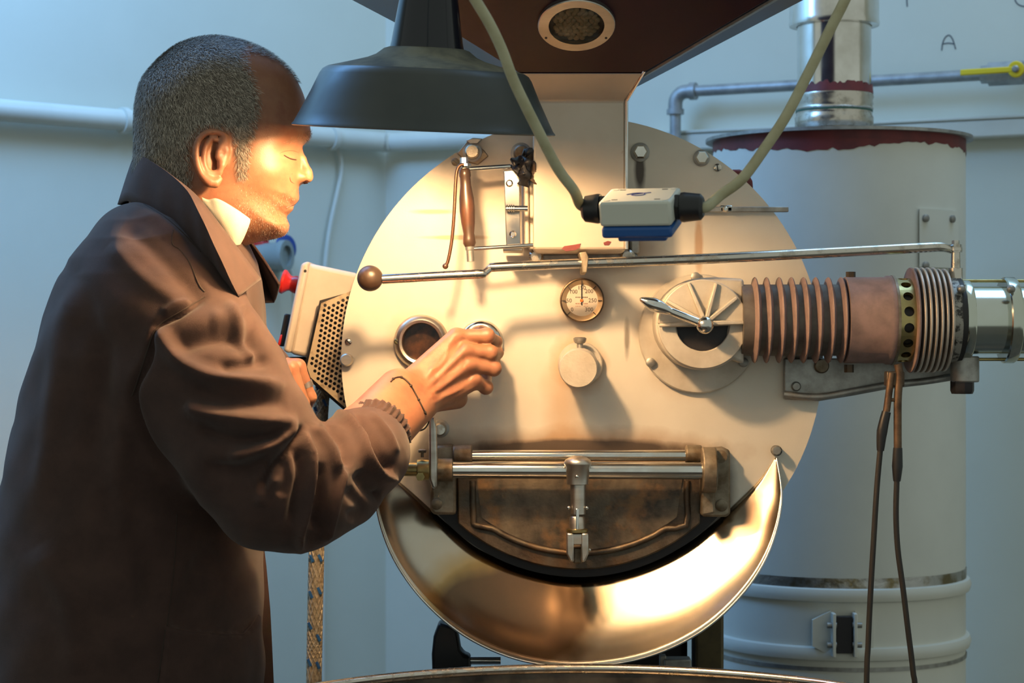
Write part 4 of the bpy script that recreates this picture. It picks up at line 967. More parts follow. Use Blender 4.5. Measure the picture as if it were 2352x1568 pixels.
def smax(a, b, k): return -smin(-a, -b, k)
def cone(p, a, b, r0, r1):
    a = np.array(a); b = np.array(b); ba = b - a; t = np.clip(((p - a) @ ba) / (ba @ ba), 0, 1)
    q = p - a - t[:, None] * ba; return np.sqrt(np.einsum('ij,ij->i', q, q)) - (r0 + (r1 - r0) * t)
def chain(p, pts, rs, k=.004):
    d = None
    for i in range(len(pts) - 1):
        c = cone(p, pts[i], pts[i + 1], rs[i], rs[i + 1]); d = c if d is None else smin(d, c, k)
    return d
def ell(p, c, r):
    q = (p - np.array(c)) / np.array(r); n = np.linalg.norm(q, axis=1); return (n - 1) * min(r)
def tree_mesh(name, V, Q, m_, parent, **kw):
    me = bpy.data.meshes.new(name); c = (V.min(0) + V.max(0)) / 2
    me.vertices.add(len(V)); me.vertices.foreach_set('co', (V - c).astype(np.float32).ravel())
    me.loops.add(Q.size); me.loops.foreach_set('vertex_index', Q.astype(np.int32).ravel())
    me.polygons.add(len(Q)); me.polygons.foreach_set('loop_start', np.arange(0, Q.size, Q.shape[1], dtype=np.int32))
    me.update(calc_edges=True); me.validate()
    return finish(name, me, m_, parent, c, 180, **kw)
def proj(V):
    D = V[:, 1] - CAM_Y; return np.stack([1176 + V[:, 0] / D * FPX, 784 - (V[:, 2] - CAM_Z) / D * FPX], 1)
def pd(pts, closed, X):
    """distance from X (N,2) to a polyline"""
    pts = np.array(pts, float); d = np.full(len(X), 1e9); n = len(pts)
    for i in range(n if closed else n - 1):
        a, b = pts[i], pts[(i + 1) % n]; ba = b - a; t = np.clip(((X - a) @ ba) / (ba @ ba + 1e-12), 0, 1)
        d = np.minimum(d, np.linalg.norm(X - a - t[:, None] * ba, axis=1))
    return d
def inpoly(pts, X):
    pts = np.array(pts, float); c = np.zeros(len(X), bool); n = len(pts)
    for i in range(n):
        x0, y0 = pts[i]; x1, y1 = pts[i - 1]
        if y0 == y1: continue
        c ^= ((y0 > X[:, 1]) != (y1 > X[:, 1])) & (X[:, 0] < (x1 - x0) * (X[:, 1] - y0) / (y1 - y0) + x0)
    return c
def sdpoly(pts, X): d = pd(pts, True, X); return np.where(inpoly(pts, X), d, -d)
def cr2(pts, k=6):
    p, _ = spline([Vector((x, y, 0)) for x, y in pts], [0] * len(pts), k); return [(q.x, q.y) for q in p]
ss = lambda a, b, x: (lambda t: t * t * (3 - 2 * t))(np.clip((x - a) / (b - a), 0, 1))

PERSON = thing('person', 'man in a brown work jacket reaching for the scoop on the roaster', 'person', (-.42, -.2, 0))
# ------------------------------------------------------------------ head: side outline inflated to a measured width
HY = -.20; HS = L(1, HY)
prof_pts = [(300, 470), (312, 360), (313, 300), (314, 262), (317, 234), (328, 192), (349, 161), (380, 130), (415, 105), (457, 91), (499, 87), (541, 93), (583, 105), (625, 127), (663, 159), (686, 192), (700, 226), (706, 257), (711, 285), (713, 302), (710, 316), (698, 330), (691, 342), (690, 365), (690, 395), (688, 418), (686, 433), (687, 450), (686, 459), (680, 467), (675, 473), (673, 481), (664, 491), (658, 498), (661, 508), (664, 517), (660, 532), (648, 543), (628, 549), (606, 553), (560, 560), (500, 560), (420, 540), (360, 510)]
prof = cr2(prof_pts + [prof_pts[0]], 3)[:-1]
gu = np.arange(280, 745, 2.0); gv = np.arange(60, 620, 2.0)
GU, GV = np.meshgrid(gu, gv, indexing='ij'); GX = np.stack([GU.ravel(), GV.ravel()], 1)
dmap = sdpoly(prof, GX)
ctrl = np.array([(400, 230, 141, 140), (480, 200, 141, 145), (470, 300, 139, 140), (360, 320, 118, 115), (560, 180, 133, 130), (640, 200, 124, 115), (600, 260, 128, 115), (660, 270, 118, 95),
    (590, 330, 128, 110), (580, 375, 130, 105), (650, 345, 112, 80), (680, 360, 100, 75), (640, 400, 118, 90), (680, 420, 80, 70), (670, 450, 92, 90), (620, 450, 112, 100), (655, 480, 88, 90), (655, 520, 74, 70),
    (600, 510, 92, 70), (540, 480, 112, 80), (500, 440, 118, 95), (560, 545, 80, 60), (430, 450, 108, 110), (380, 430, 105, 100), (480, 540, 95, 90)], float)
wgt = np.exp(-((GX[:, None, 0] - ctrl[None, :, 0]) ** 2 + (GX[:, None, 1] - ctrl[None, :, 1]) ** 2) / (2 * 42.0 ** 2)) + 1e-9
W_ = (wgt * ctrl[:, 2]).sum(1) / wgt.sum(1); RD = (wgt * ctrl[:, 3]).sum(1) / wgt.sum(1)
x_ = np.clip(dmap / RD, 0, 1)
hm = W_ * np.sqrt(np.maximum(1 - (1 - x_) ** 2, 0))
def fc(u, v, ypx):                       # photo position of a near-side feature -> head grid position
    k = (HY - ypx * HS - CAM_Y) / (HY - CAM_Y); return 1176 + (u - 1176) * k, 784 + (v - 784) * k
def gau(u, v, A, su, sv, y=80, rot=0):
    global hm
    u, v = fc(u, v, y); du, dv = GX[:, 0] - u, GX[:, 1] - v; c, s = math.cos(R(rot)), math.sin(R(rot))
    hm = hm + A * np.exp(-((du * c + dv * s) / su) ** 2 - ((-du * s + dv * c) / sv) ** 2) * (dmap > 0)
def crease(pts, A, w, y=80):
    global hm
    d = pd([fc(u, v, y) for u, v in pts], False, GX); hm = hm + A * np.exp(-(d / w) ** 2) * (dmap > 0)
gau(668, 345, -13, 24, 15, 70); gau(669, 360, 9, 15, 9, 70); gau(690, 318, 6, 18, 9, 50); gau(600, 300, -5, 35, 30, 110)
gau(628, 398, 6, 36, 24, 95); gau(610, 455, -7, 40, 26, 100); gau(655, 520, 5, 18, 18, 40)
crease(cr2([(694, 412), (684, 424), (668, 446), (660, 466)]), -5, 6, 50); crease([(684, 466), (672, 470), (656, 479)], -7, 4, 40); crease([(668, 492), (655, 492), (645, 484)], -4, 6, 45)
crease(cr2([(650, 355), (660, 360), (671, 364), (684, 367)]), -3.0, 2.6, 70); crease(cr2([(652, 350), (665, 345), (682, 348)]), -2.5, 3, 70); crease([(648, 372), (660, 377), (675, 378)], -1.5, 3.5, 75)
gau(660, 455, 2, 14, 10, 50); gau(670, 477, 4, 9, 6, 35); gau(540, 470, 5, 30, 40, 105)
Hs = np.where(dmap > 0, hm ** 2, W_ ** 2 * 2 * dmap / RD).reshape(GU.shape)
for _ in range(2):
    Hs[1:-1, 1:-1] = (Hs[1:-1, 1:-1] * 4 + Hs[:-2, 1:-1] + Hs[2:, 1:-1] + Hs[1:-1, :-2] + Hs[1:-1, 2:]) / 8
Gu, Gv = np.gradient(Hs, 2.0)
def bil(A, u, v):
    i = np.clip((u - gu[0]) / 2, 0, len(gu) - 1.001); j = np.clip((v - gv[0]) / 2, 0, len(gv) - 1.001)
    i0 = i.astype(int); j0 = j.astype(int); a = i - i0; b = j - j0
    return A[i0, j0] * (1 - a) * (1 - b) + A[i0 + 1, j0] * a * (1 - b) + A[i0, j0 + 1] * (1 - a) * b + A[i0 + 1, j0 + 1] * a * b
def hp(u, v, y): return ((u - 1176) * HS, HY + y * HS, CAM_Z + (784 - v) * HS)       # head grid px -> world
def ef(u, v, y): a, b = fc(u, v, -y); return hp(a, b, y)
def eary(u): return -(132 + 24 * min(max((528 - u) / 80, 0), 1))
helix = [(498, 360), (506, 336), (517, 318), (510, 308), (492, 302), (474, 305), (457, 320), (450, 342), (451, 366), (457, 388), (466, 406), (478, 419)]
anti = [(500, 322), (486, 318), (474, 332), (468, 352), (468, 374), (474, 390), (487, 398), (499, 396)]
EAR = {}
def ear_sdf(p, side):
    q = p.copy()
    if side > 0: q[:, 1] = 2 * HY - q[:, 1]
    P3 = lambda pts, dy=0: [ef(u, v, eary(u) - dy) for u, v in pts]
    d = chain(q, P3(cr2(helix, 2), 4), [4.5 * HS] * 30 if 0 else [HS * r_ for r_ in np.linspace(5, 7.5, len(cr2(helix, 2)))], .002)
    d = smin(d, chain(q, P3(cr2(anti, 2), 0), [HS * 5.5] * len(cr2(anti, 2)), .002), .003)
    d = smin(d, chain(q, P3([(474, 408), (484, 418), (494, 420), (504, 412)], 2), [HS * 8, HS * 10, HS * 10, HS * 7], .003), .005)      # lobe
    d = smin(d, chain(q, P3([(505, 366), (508, 380), (506, 394)], 2), [HS * 6, HS * 8, HS * 6], .003), .004)                            # tragus
    d = smin(d, chain(q, P3([(516, 322), (518, 345), (514, 370)], -4), [HS * 9, HS * 9, HS * 9], .003), .006)
    pl = chain(q, [ef(472, 330, -128), ef(470, 370, -126), ef(482, 408, -126)], [HS * 20, HS * 21, HS * 14], .004)
    yl = (q[:, 1] - HY) / HS
    pl = smax(pl, -(yl + 150) * HS, .003)
    d = smin(d, pl, .003)
    pit = chain(q, [ef(496, 366, -160), ef(494, 380, -160)], [HS * 11, HS * 10], .003)
    d = smax(d, -pit, .004)
    pit2 = chain(q, [ef(495, 336, -158), ef(489, 346, -156)], [HS * 6, HS * 5], .003)
    return smax(d, -pit2, .003)
def head_sdf(p):
    u = 1176 + p[:, 0] / HS; v = 784 - (p[:, 2] - CAM_Z) / HS; y = (p[:, 1] - HY) / HS
    Hh = bil(Hs, u, v); a = bil(Gu, u, v); b = bil(Gv, u, v)
    d = (y * y - Hh) / np.sqrt(4 * y * y + a * a + b * b + 60.0) * HS
    oob = np.maximum(np.maximum(280 - u, u - 742), np.maximum(62 - v, v - 615)); d = np.where(oob > 0, np.maximum(d, oob * HS + .01), d)
    near = (u > 640) & (v > 300) & (v < 450)
    if near.any():
        q = p[near]; ay = np.abs(q[:, 1] - HY); q2 = q.copy(); q2[:, 1] = HY - ay
        n = chain(q2, [hp(684, 338, 0), hp(695, 366, 0), hp(705, 396, 0), hp(707, 405, 0)], [6 * HS, 8 * HS, 11.5 * HS, 12.5 * HS], .003)
        n = smin(n, ell(q2, hp(687, 408, -18), (19 * HS, 12 * HS, 13 * HS)), .005)
        n = smin(n, ell(q2, hp(700, 412, -4), (12 * HS, 8 * HS, 7 * HS)), .004)
        n = smax(n, -ell(q2, hp(700, 421, -8), (8 * HS, 5 * HS, 6 * HS)), .002)
        d[near] = smin(d[near], n, .006)
    return d
NB = [np.array(P(*q)) for q in ((470, 440, -.20), (425, 540, -.195), (360, 680, -.185))]
def neck_sdf(p): return chain(p, NB, [.052, .056, .07], .01)
def hand_right(p):
    k = L(1, -.11)
    W = lambda *a: np.array(P(*a))
    wr = W(938, 908, -.150)
    d = chain(p, [W(700, 1120, -.31), W(830, 1003, -.225), W(915, 895, -.158)], [.043, .036, .026], .01)
    d = smin(d, chain(p, [W(700, 1135, -.31), W(860, 1015, -.225), W(955, 932, -.152)], [.040, .032, .024], .01), .012)
    mets = [((928, 890, -.140), (1048, 772, -.098), 29, 20), ((942, 902, -.146), (1068, 806, -.106), 29, 19.5), ((955, 918, -.146), (1078, 838, -.106), 29, 19), ((966, 930, -.142), (1088, 878, -.098), 28, 18)]
    m = None
    for a, b, r0, r1 in mets:
        c = cone(p, W(*a), W(*b), r0 * k, r1 * k); m = c if m is None else smin(m, c, .008)
    m = smin(m, chain(p, [W(978, 922, -.125), W(1050, 915, -.09)], [27 * k, 24 * k], .01), .012)
    m = smin(m, chain(p, [W(955, 880, -.12), W(1030, 800, -.08)], [26 * k, 20 * k], .01), .012)
    d = smin(d, m, .014)
    fins = [([(1048, 774, -.098), (1118, 771, -.094), (1140, 784, -.062), (1136, 790, -.036)], [18, 16.5, 13, 11]),
            ([(1068, 806, -.106), (1126, 810, -.098), (1142, 810, -.064), (1134, 806, -.038)], [18, 16.5, 14, 11]),
            ([(1078, 838, -.106), (1134, 846, -.094), (1136, 836, -.060), (1118, 822, -.038)], [17.5, 16, 13, 11]),
            ([(1086, 872, -.100), (1116, 889, -.082), (1116, 870, -.054), (1100, 842, -.040)], [18, 15, 12.5, 10])]
    for pts, rs in fins:
        c = chain(p, [W(*q) for q in pts], [r * k for r in rs], .004); d = smin(d, c, .0045)
        d = smin(d, np.linalg.norm(p - W(*pts[1]), axis=1) - rs[1] * 1.07 * k, .003)
    th = chain(p, [W(965, 862, -.11), W(1022, 806, -.070), W(1050, 796, -.052), W(1064, 790, -.045)], [22 * k, 17 * k, 15 * k, 12 * k], .006)
    d = smin(d, th, .008)
    return d
def hand_left(p):
    k = L(1, -.13); W = lambda *a: np.array(P(*a))
    d = chain(p, [W(470, 930, -.02), W(600, 850, -.105)], [.04, .028], .01)
    m = None
    fs = [([(612, 838, -.118), (684, 842, -.118), (712, 912, -.112), (700, 945, -.095), (672, 944, -.085)], [24, 18, 14.5, 13, 11]),
          ([(608, 845, -.132), (668, 846, -.142), (696, 926, -.140), (682, 958, -.122), (655, 950, -.11)], [24, 18, 14.5, 13, 11]),
          ([(604, 852, -.140), (650, 852, -.156), (674, 934, -.158), (662, 962, -.140), (640, 950, -.12)], [24, 17.5, 14, 12.5, 11]),
          ([(600, 860, -.140), (632, 860, -.160), (650, 930, -.165), (642, 955, -.150), (622, 945, -.13)], [22, 16, 13, 11.5, 10])]
    for pts, rs in fs:
        c = chain(p, [W(*q) for q in pts], [r * k for r in rs], .004)
        m = c if m is None else smin(m, c, .004)
    th = chain(p, [W(620, 860, -.10), W(670, 880, -.085), W(698, 905, -.085)], [20 * k, 16 * k, 13 * k], .006)
    return smin(smin(d, m, .012), th, .006)
TB = dict(sh_r=P(400, 700, -.31), el_r=P(650, 1135, -.37), sh_l=P(410, 690, -.05), el_l=P(430, 1010, .01))
def torso_sdf(p):
    q = p.copy(); cy = -.18; q[:, 1] = cy + (q[:, 1] - cy) / 1.5
    pts = [np.array(P(*a)) for a in ((385, 640, -.18), (350, 760, -.18), (320, 980, -.18), (310, 1300, -.18), (320, 1800, -.18))]
    d = chain(q, pts, [.07, .10, .115, .11, .115], .03)
    d = smin(d, cone(p, TB['sh_r'], TB['el_r'], .05, .042), .03)
    d = smin(d, cone(p, TB['el_r'], P(700, 1125, -.31), .042, .042), .01)
    d = smin(d, cone(p, TB['sh_l'], TB['el_l'], .05, .042), .03)
    return smin(d, cone(p, TB['el_l'], P(470, 930, -.02), .042, .040), .01)
def boxd(p, lo, hi):
    q = np.maximum(np.maximum(np.array(lo) - p, p - np.array(hi)), 0); return np.linalg.norm(q, axis=1)
REG = [(head_sdf, np.array(hp(280, 620, -165)), np.array(hp(745, 60, 165)), .012),
       (neck_sdf, (-.56, -.31, 1.28), (-.28, -.12, 1.62), .03),
       (hand_right, (-.32, -.44, 1.10), (.02, -.015, 1.40), .014),
       (hand_left, (-.43, -.19, 1.22), (-.21, .04, 1.36), .012),
       (torso_sdf, (-.62, -.50, .76), (-.18, .08, 1.46), .03)]
def body_sdf(p):
    out = np.full(len(p), 9.0); 
    for f, lo, hi, k in REG:
        dist = boxd(p, np.minimum(lo, hi), np.maximum(lo, hi)); near = dist < .03
        v = dist + .02
        if near.any(): v[near] = np.maximum(f(p[near]), dist[near] * .7 - .001)
        out = smin(out, v, k) if k else np.minimum(out, v)
    # ears
    for side in (-1, 1):
        c = np.array(hp(490, 365, side * 140)); dist = np.linalg.norm(p - c, axis=1); near = dist < .06
        if near.any(): out[near] = smin(out[near], ear_sdf(p[near], side), .004)
    return out
body_f = feval(body_sdf)
Vb, Qb = surfnet(body_f, (-.62, -.52, .76), (.03, .10, 1.73), .0022)
uvb = proj(Vb); _, gb = grad(body_f, Vb); nb_ = gb / (np.linalg.norm(gb, axis=1)[:, None] + 1e-9)
front_b = ss(.1, -.3, nb_[:, 1]) * ((uvb[:, 0] > 880) & (uvb[:, 1] > 740))
ib_ = np.nonzero(front_b > 0)[0]
def relief(pts, amp, w):
    o_ = np.zeros(len(Vb)); o_[ib_] = np.exp(-(pd(cr2(pts, 4), False, uvb[ib_]) / w) ** 2) * amp * front_b[ib_]; return o_
db = np.zeros(len(Vb))
for pts in ([(980, 866), (1010, 822), (1040, 782)], [(985, 885), (1022, 850), (1060, 812)], [(992, 903), (1035, 873), (1070, 842)], [(1000, 922), (1045, 898), (1082, 876)]): db += relief(pts, .0013, 5)
for pts in ([(1000, 860), (1030, 828), (1056, 792)], [(1003, 884), (1045, 845), (1068, 826)], [(1008, 908), (1045, 880), (1078, 858)]): db -= relief(pts, .0016, 6)
for pts in ([(990, 850), (1008, 842), (1022, 824), (1030, 800)], [(1000, 895), (1020, 868), (1050, 850), (1062, 832)], [(990, 912), (1030, 905), (1060, 892)]): db += relief(pts, .0011, 3.2)
for x, y in ((1046, 770), (1068, 803), (1078, 836), (1088, 868)): db += relief([(x, y), (x + 8, y + 1), (x + 10, y + 1)], .0018, 11)
for x, y in ((1112, 768), (1124, 808), (1132, 845)):
    for k in (-4, 0, 4): db -= relief([(x + k, y - 10), (x + k + 1, y), (x + k, y + 10)], .0007, 1.8)
Vb = Vb + nb_ * db[:, None]
M['skin'] = mat('weathered_skin', (.32, .148, .082), .46, 0, (.265, .112, .062), 55, (.35, .7), bump=.12, bscale=900, sss=.25, stain=(.25, .088, .05), sscale=26, samt=(.58, .75))
body = tree_mesh('body', Vb, Qb, M['skin'], PERSON)
from mathutils.bvhtree import BVHTree
bvh_body = BVHTree.FromPolygons([tuple(v) for v in Vb], [tuple(q) for q in Qb])
CAMP = Vector((0, CAM_Y, CAM_Z))
def cast(bvh, px, py, off=0.0):
    d = (P(px, py, 0) - CAMP).normalized(); h = bvh.ray_cast(CAMP, d)
    if h[0] is None: return None
    return h[0] - d * off
# ------------------------------------------------------------------ hair: fine strands grown from the scalp
hair_poly = cr2([(290, 430), (330, 395), (360, 400), (400, 420), (432, 430), (446, 420), (440, 380), (441, 335), (452, 312), (472, 297), (500, 294), (522, 304), (537, 335), (542, 380), (548, 406), (562, 408), (569, 375), (573, 345), (584, 320), (590, 280), (598, 240), (588, 190), (570, 150), (566, 120), (580, 60), (420, 40), (280, 120), (270, 300)], 4)
top_poly = [(560, 70), (600, 95), (640, 120), (680, 165), (692, 195), (676, 186), (650, 156), (615, 132), (570, 125)]
rng = np.random.default_rng(3)
tri_c = Vb[Qb].mean(1); e1 = Vb[Qb[:, 1]] - Vb[Qb[:, 0]]; e2 = Vb[Qb[:, 3]] - Vb[Qb[:, 0]]
fn_ = np.cross(e1, e2); fa = np.linalg.norm(fn_, axis=1); fn_ = fn_ / (fa[:, None] + 1e-12)
if (fn_ * (tri_c - np.array(hp(490, 280, 0)))).sum(1)[tri_c[:, 2] > 1.6].mean() < 0: fn_ = -fn_
headm = tri_c[:, 2] > P(0, 600, HY).z; ih_ = np.nonzero(headm)[0]
def hsd(poly):
    o_ = np.full(len(tri_c), -99.0); o_[ih_] = sdpoly(poly, uvm[ih_]); return o_
ear_c = np.array(hp(*fc(487, 362, 140), -150))
def grow(mask, dens, length, width, flow, lift, name, mats, weights, taper=.2, jitter=.35, prob=None):
    idx = np.nonzero(mask)[0]; w = fa[idx] * (prob[idx] if prob is not None else 1); n = int(w.sum() * dens)
    if n < 1: return None
    pick = rng.choice(idx, n, p=w / w.sum()); a, b = rng.random(n), rng.random(n)
    base = Vb[Qb[pick, 0]] + e1[pick] * a[:, None] + e2[pick] * b[:, None]
    nr = fn_[pick]; fl = flow(base) + rng.normal(0, jitter, (n, 3)); fl -= nr * (fl * nr).sum(1)[:, None]; fl /= np.linalg.norm(fl, axis=1)[:, None]
    ln = length * rng.uniform(.6, 1.2, n)[:, None]
    side = np.cross(nr, fl) * width * rng.uniform(.7, 1.2, n)[:, None]
    m1 = base + (fl * .55 + nr * lift) * ln; m2 = base + (fl + nr * lift * 1.2) * ln
    V = np.stack([base - side - nr * .0006, base + side - nr * .0006, m1 + side * .8, m1 - side * .8, m2 + side * taper, m2 - side * taper], 1).reshape(-1, 3)
    k = np.arange(n)[:, None] * 6
    Q = np.concatenate([k + np.array([[0, 1, 2, 3]]), k + np.array([[3, 2, 4, 5]])], 1).reshape(-1, 4)
    o = tree_mesh(name, V, Q, mats[0], PERSON)
    for m_ in mats[1:]: o.data.materials.append(m_)
    mi = np.repeat(rng.choice(len(mats), n, p=weights), 2).astype(np.int32)
    o.data.polygons.foreach_set('material_index', mi)
    o['kind'] = 'stuff'
    return o
HM = [mat('hair_dark', (.125, .105, .08), .5), mat('hair_brown_grey', (.31, .265, .21), .5), mat('hair_grey', (.66, .59, .49), .5)]
uv = proj(tri_c); far = tri_c[:, 1] > HY
uvn = uv.copy()
mir = tri_c.copy(); mir[far, 1] = 2 * HY - mir[far, 1]; uvm = proj(mir)
noise_e = 5 * np.sin(uvm[:, 0] * .21) * np.sin(uvm[:, 1] * .17)
hd_ = np.maximum(hsd(hair_poly), np.where(np.abs(tri_c[:, 1] - HY) < .045, hsd(top_poly), -99)) + noise_e * .5
notear = np.linalg.norm((tri_c - np.array(hp(*fc(487, 362, 140), -150))) / np.array([.024, .02, .036]), axis=1) > 1.0
notear2 = np.linalg.norm((tri_c - np.array(hp(*fc(487, 362, 140), 150))) / np.array([.024, .02, .036]), axis=1) > 1.0
base_m = headm & notear & notear2
crown = np.array(hp(385, 150, 0)); flow_h = lambda b: (lambda q: q / (np.linalg.norm(q, axis=1)[:, None] + 1e-6))(b - crown) + np.array([0, 0, -.35])
grow(base_m & (hd_ > 0), 1.5e6, .0068, .00019, flow_h, .42, 'hair', HM, [.38, .42, .20], prob=np.clip((hd_ + 2) / 28, .1, 1))
temple = [(540, 335), (575, 335), (572, 410), (540, 412)]
grow(base_m & (hsd(temple) > 0) & (hd_ > -4), 9e5, .0055, .00018, lambda b: np.tile([.1, 0, -1.0], (len(b), 1)), .25, 'sideburn', [mat('sideburn_grey', (.30, .26, .21), .5), mat('hair_white', (.46, .41, .34), .5), HM[0]], [.4, .2, .4])
beard = cr2([(548, 405), (565, 420), (600, 432), (640, 440), (672, 424), (690, 428), (690, 462), (680, 470), (660, 476), (650, 490), (668, 498), (672, 540), (640, 560), (590, 572), (530, 520), (520, 470), (530, 430)], 4)
grow(base_m & (hsd(beard) > 0), 2.6e5, .0022, .00012, lambda b: np.tile([.25, 0, -1.0], (len(b), 1)), .5, 'stubble', [mat('stubble_grey', (.26, .21, .16), .5), mat('stubble_white', (.50, .43, .34), .5), mat('stubble_dark', (.06, .04, .03), .5)], [.4, .15, .45], prob=np.clip(hsd(beard) / 24, .05, 1))
brow = cr2([(655, 327), (672, 315), (692, 305), (714, 300), (716, 316), (700, 322), (680, 326)], 3)
grow(base_m & (hsd(brow) > 0), 4e5, .0060, .00018, lambda b: np.stack([-np.ones(len(b)), np.sign(b[:, 1] - HY) * .3, .1 * np.ones(len(b))], 1), .3, 'eyebrow', HM[:2], [.5, .5])
# closed lashes
lp = [cast(bvh_body, x, y, .0004) for x, y in cr2([(652, 356), (660, 361), (670, 365), (681, 367)], 4)]
MB().tube([p for p in lp if p], [.0004] + [.0008] * (len([p for p in lp if p]) - 2) + [.0004], 6).build('eyelashes', mat('lash', (.045, .02, .014), .6), PERSON)
def line(pts, r, col, name, off=.0003):
    c = [cast(bvh_body, x, y, off) for x, y in cr2(pts, 4)]; c = [q for q in c if q is not None]
    rr = [r * (.35 + .65 * math.sin(math.pi * i / (len(c) - 1))) for i in range(len(c))]
    MB().tube(c, rr, 6).build(name, mat(name + '_tone', col, .6), PERSON, smooth=60)
line([(643, 352), (655, 347), (672, 346), (686, 350)], .0006, (.20, .085, .05), 'eyelid_fold', -.0002)
line([(684, 466), (674, 469), (664, 474), (656, 479)], .0011, (.15, .05, .035), 'mouth_line', -.0003)
line([(694, 418), (700, 420), (707, 419)], .0018, (.05, .02, .014), 'nostril', -.0006)
line([(672, 398), (666, 406), (668, 416), (676, 421)], .0009, (.22, .085, .05), 'nose_crease', -.0003)
# under the strands: thin close-cropped under-layer
hv = headm & base_m & (hsd(hair_poly) + noise_e > 14)
keep = np.nonzero(hv)[0]; ids, invq = np.unique(Qb[keep], return_inverse=True)
vn = np.zeros_like(Vb); np.add.at(vn, Qb.ravel(), np.repeat(fn_, 4, 0)); vn /= np.linalg.norm(vn, axis=1)[:, None] + 1e-9
tree_mesh('cropped_hair', Vb[ids] + vn[ids] * .0007, invq.reshape(-1, 4), mat('close_cropped_hair', (.22, .19, .16), .7, 0, (.11, .095, .08), 260, (.4, .6), bump=.4, bscale=700), PERSON)
# ------------------------------------------------------------------ jacket
JY = -.18
secs = np.array([(455, 300, 430, .062, 0), (480, 262, 480, .095, 0), (520, 230, 535, .150, 0), (560, 200, 566, .178, 0), (600, 172, 586, .192, 0), (640, 150, 597, .202, 0), (730, 115, 606, .212, 0), (820, 86, 608, .214, 0), (980, 42, 606, .212, 0), (1150, 7, 602, .210, 0), (1300, -12, 600, .214, 0), (1568, -34, 604, .222, 0), (1760, -46, 596, .226, 0)], float)
def jt(p):
    k = L(1, JY); v = 784 - (p[:, 2] - CAM_Z) / k; u = 1176 + p[:, 0] / k
    vv = np.clip(v, secs[0, 0], secs[-1, 0])
    ub = np.interp(vv, secs[:, 0], secs[:, 1]); uf = np.interp(vv, secs[:, 0], secs[:, 2]); yh = np.interp(vv, secs[:, 0], secs[:, 3])
    a = (uf - ub) / 2 * k; cx = ((uf + ub) / 2 - 1176) * k
    q = np.sqrt(((p[:, 0] - cx) / a) ** 2 + ((p[:, 1] - JY) / yh) ** 2)
    d = (q - 1) * np.minimum(a, yh) * .8
    d = smax(d, (455 - v) * k, .03)
    return np.maximum(d, (v - 1745) * k)
AR = [P(398, 742, -.312), P(470, 870, -.348), P(560, 1010, -.375), P(628, 1110, -.376), P(690, 1120, -.356), P(770, 1090, -.308), P(835, 1042, -.262), P(868, 990, -.227)]
ARr = [.088, .086, .079, .072, .066, .058, .050, .034]
ALp = [P(410, 720, -.06), P(430, 900, .0), P(450, 985, .0), P(520, 910, -.05), P(600, 858, -.108)]
def jr(p): return chain(p, [np.array(a) for a in AR], ARr, .02)
def jl(p): return chain(p, [np.array(a) for a in ALp], [.085, .075, .065, .05, .040], .02)
def jacket_sdf(p):
    d = smin(jt(p), jr(p), .028); d = smin(d, jl(p), .03)
    # open cuff end of the right sleeve
    n = np.array((P(905, 942, -.19) - P(835, 1042, -.262)).normalized()); c = np.array(P(876, 976, -.219))
    near = np.linalg.norm(p - c, axis=1) < .09
    d = np.where(near, smax(d, (p - c) @ n, .004), d)
    # neck opening
    d = smax(d, -chain(p, [np.array(a) for a in (P(470, 440, -.20), P(400, 560, -.195))], [.060, .058], .01), .01)
    return d
jf = feval(jacket_sdf)
Vj, Qj = surfnet(jf, (-.66, -.56, .79), (-.12, .12, 1.56), .0030, newton=2)
_, gj = grad(jf, Vj); nj = gj / (np.linalg.norm(gj, axis=1)[:, None] + 1e-9)
uvj = proj(Vj)
vis = ss(.15, -.25, nj[:, 1])                     # side towards the photographer
on_arm = ss(.012, -.004, feval(jr)(Vj) - 0 * Vj[:, 0]) if 0 else ss(.02, .004, feval(jr)(Vj))
disp = np.zeros(len(Vj))
def fold(pts, amp, w, arm=None, sharp=1.0, taper=True):
    global disp
    c = cr2(pts, 5); X = uvj; P_ = np.array(c); d = np.full(len(X), 1e9); tt = np.zeros(len(X)); n = len(P_)
    for i in range(n - 1):
        a, b = P_[i], P_[i + 1]; ba = b - a; t = np.clip(((X - a) @ ba) / (ba @ ba + 1e-9), 0, 1); dd = np.linalg.norm(X - a - t[:, None] * ba, axis=1)
        m = dd < d; d[m] = dd[m]; tt[m] = (i + t[m]) / (n - 1)
    tp = np.minimum(1, np.minimum(tt, 1 - tt) * 5 + .15) if taper else 1
    g = np.exp(-np.abs(d / w) ** (2 if sharp == 1 else sharp)) * amp * tp * vis
    if arm == 1: g = g * on_arm
    if arm == 0: g = g * (1 - on_arm)
    disp += g
mm = .001
# upper sleeve
fold([(365, 745), (376, 785), (430, 842), (517, 876), (600, 886), (655, 890)], 9 * mm, 20, 1); fold([(395, 800), (450, 778), (530, 772), (590, 800)], -9 * mm, 26, 1)
fold([(480, 735), (540, 730), (590, 760)], 3 * mm, 22, 1); fold([(500, 850), (570, 836), (625, 826)], -5 * mm, 14, 1)
fold([(428, 922), (469, 951), (575, 968), (640, 972), (685, 972)], 8 * mm, 18, 1); fold([(440, 895), (520, 915), (610, 922), (660, 915)], -5 * mm, 20, 1)
fold([(450, 980), (554, 1012), (645, 994)], -7 * mm, 18, 1); fold([(520, 1052), (618, 1024), (686, 985)], 8 * mm, 15, 1); fold([(470, 1075), (560, 1080), (620, 1055)], -6 * mm, 18, 1)
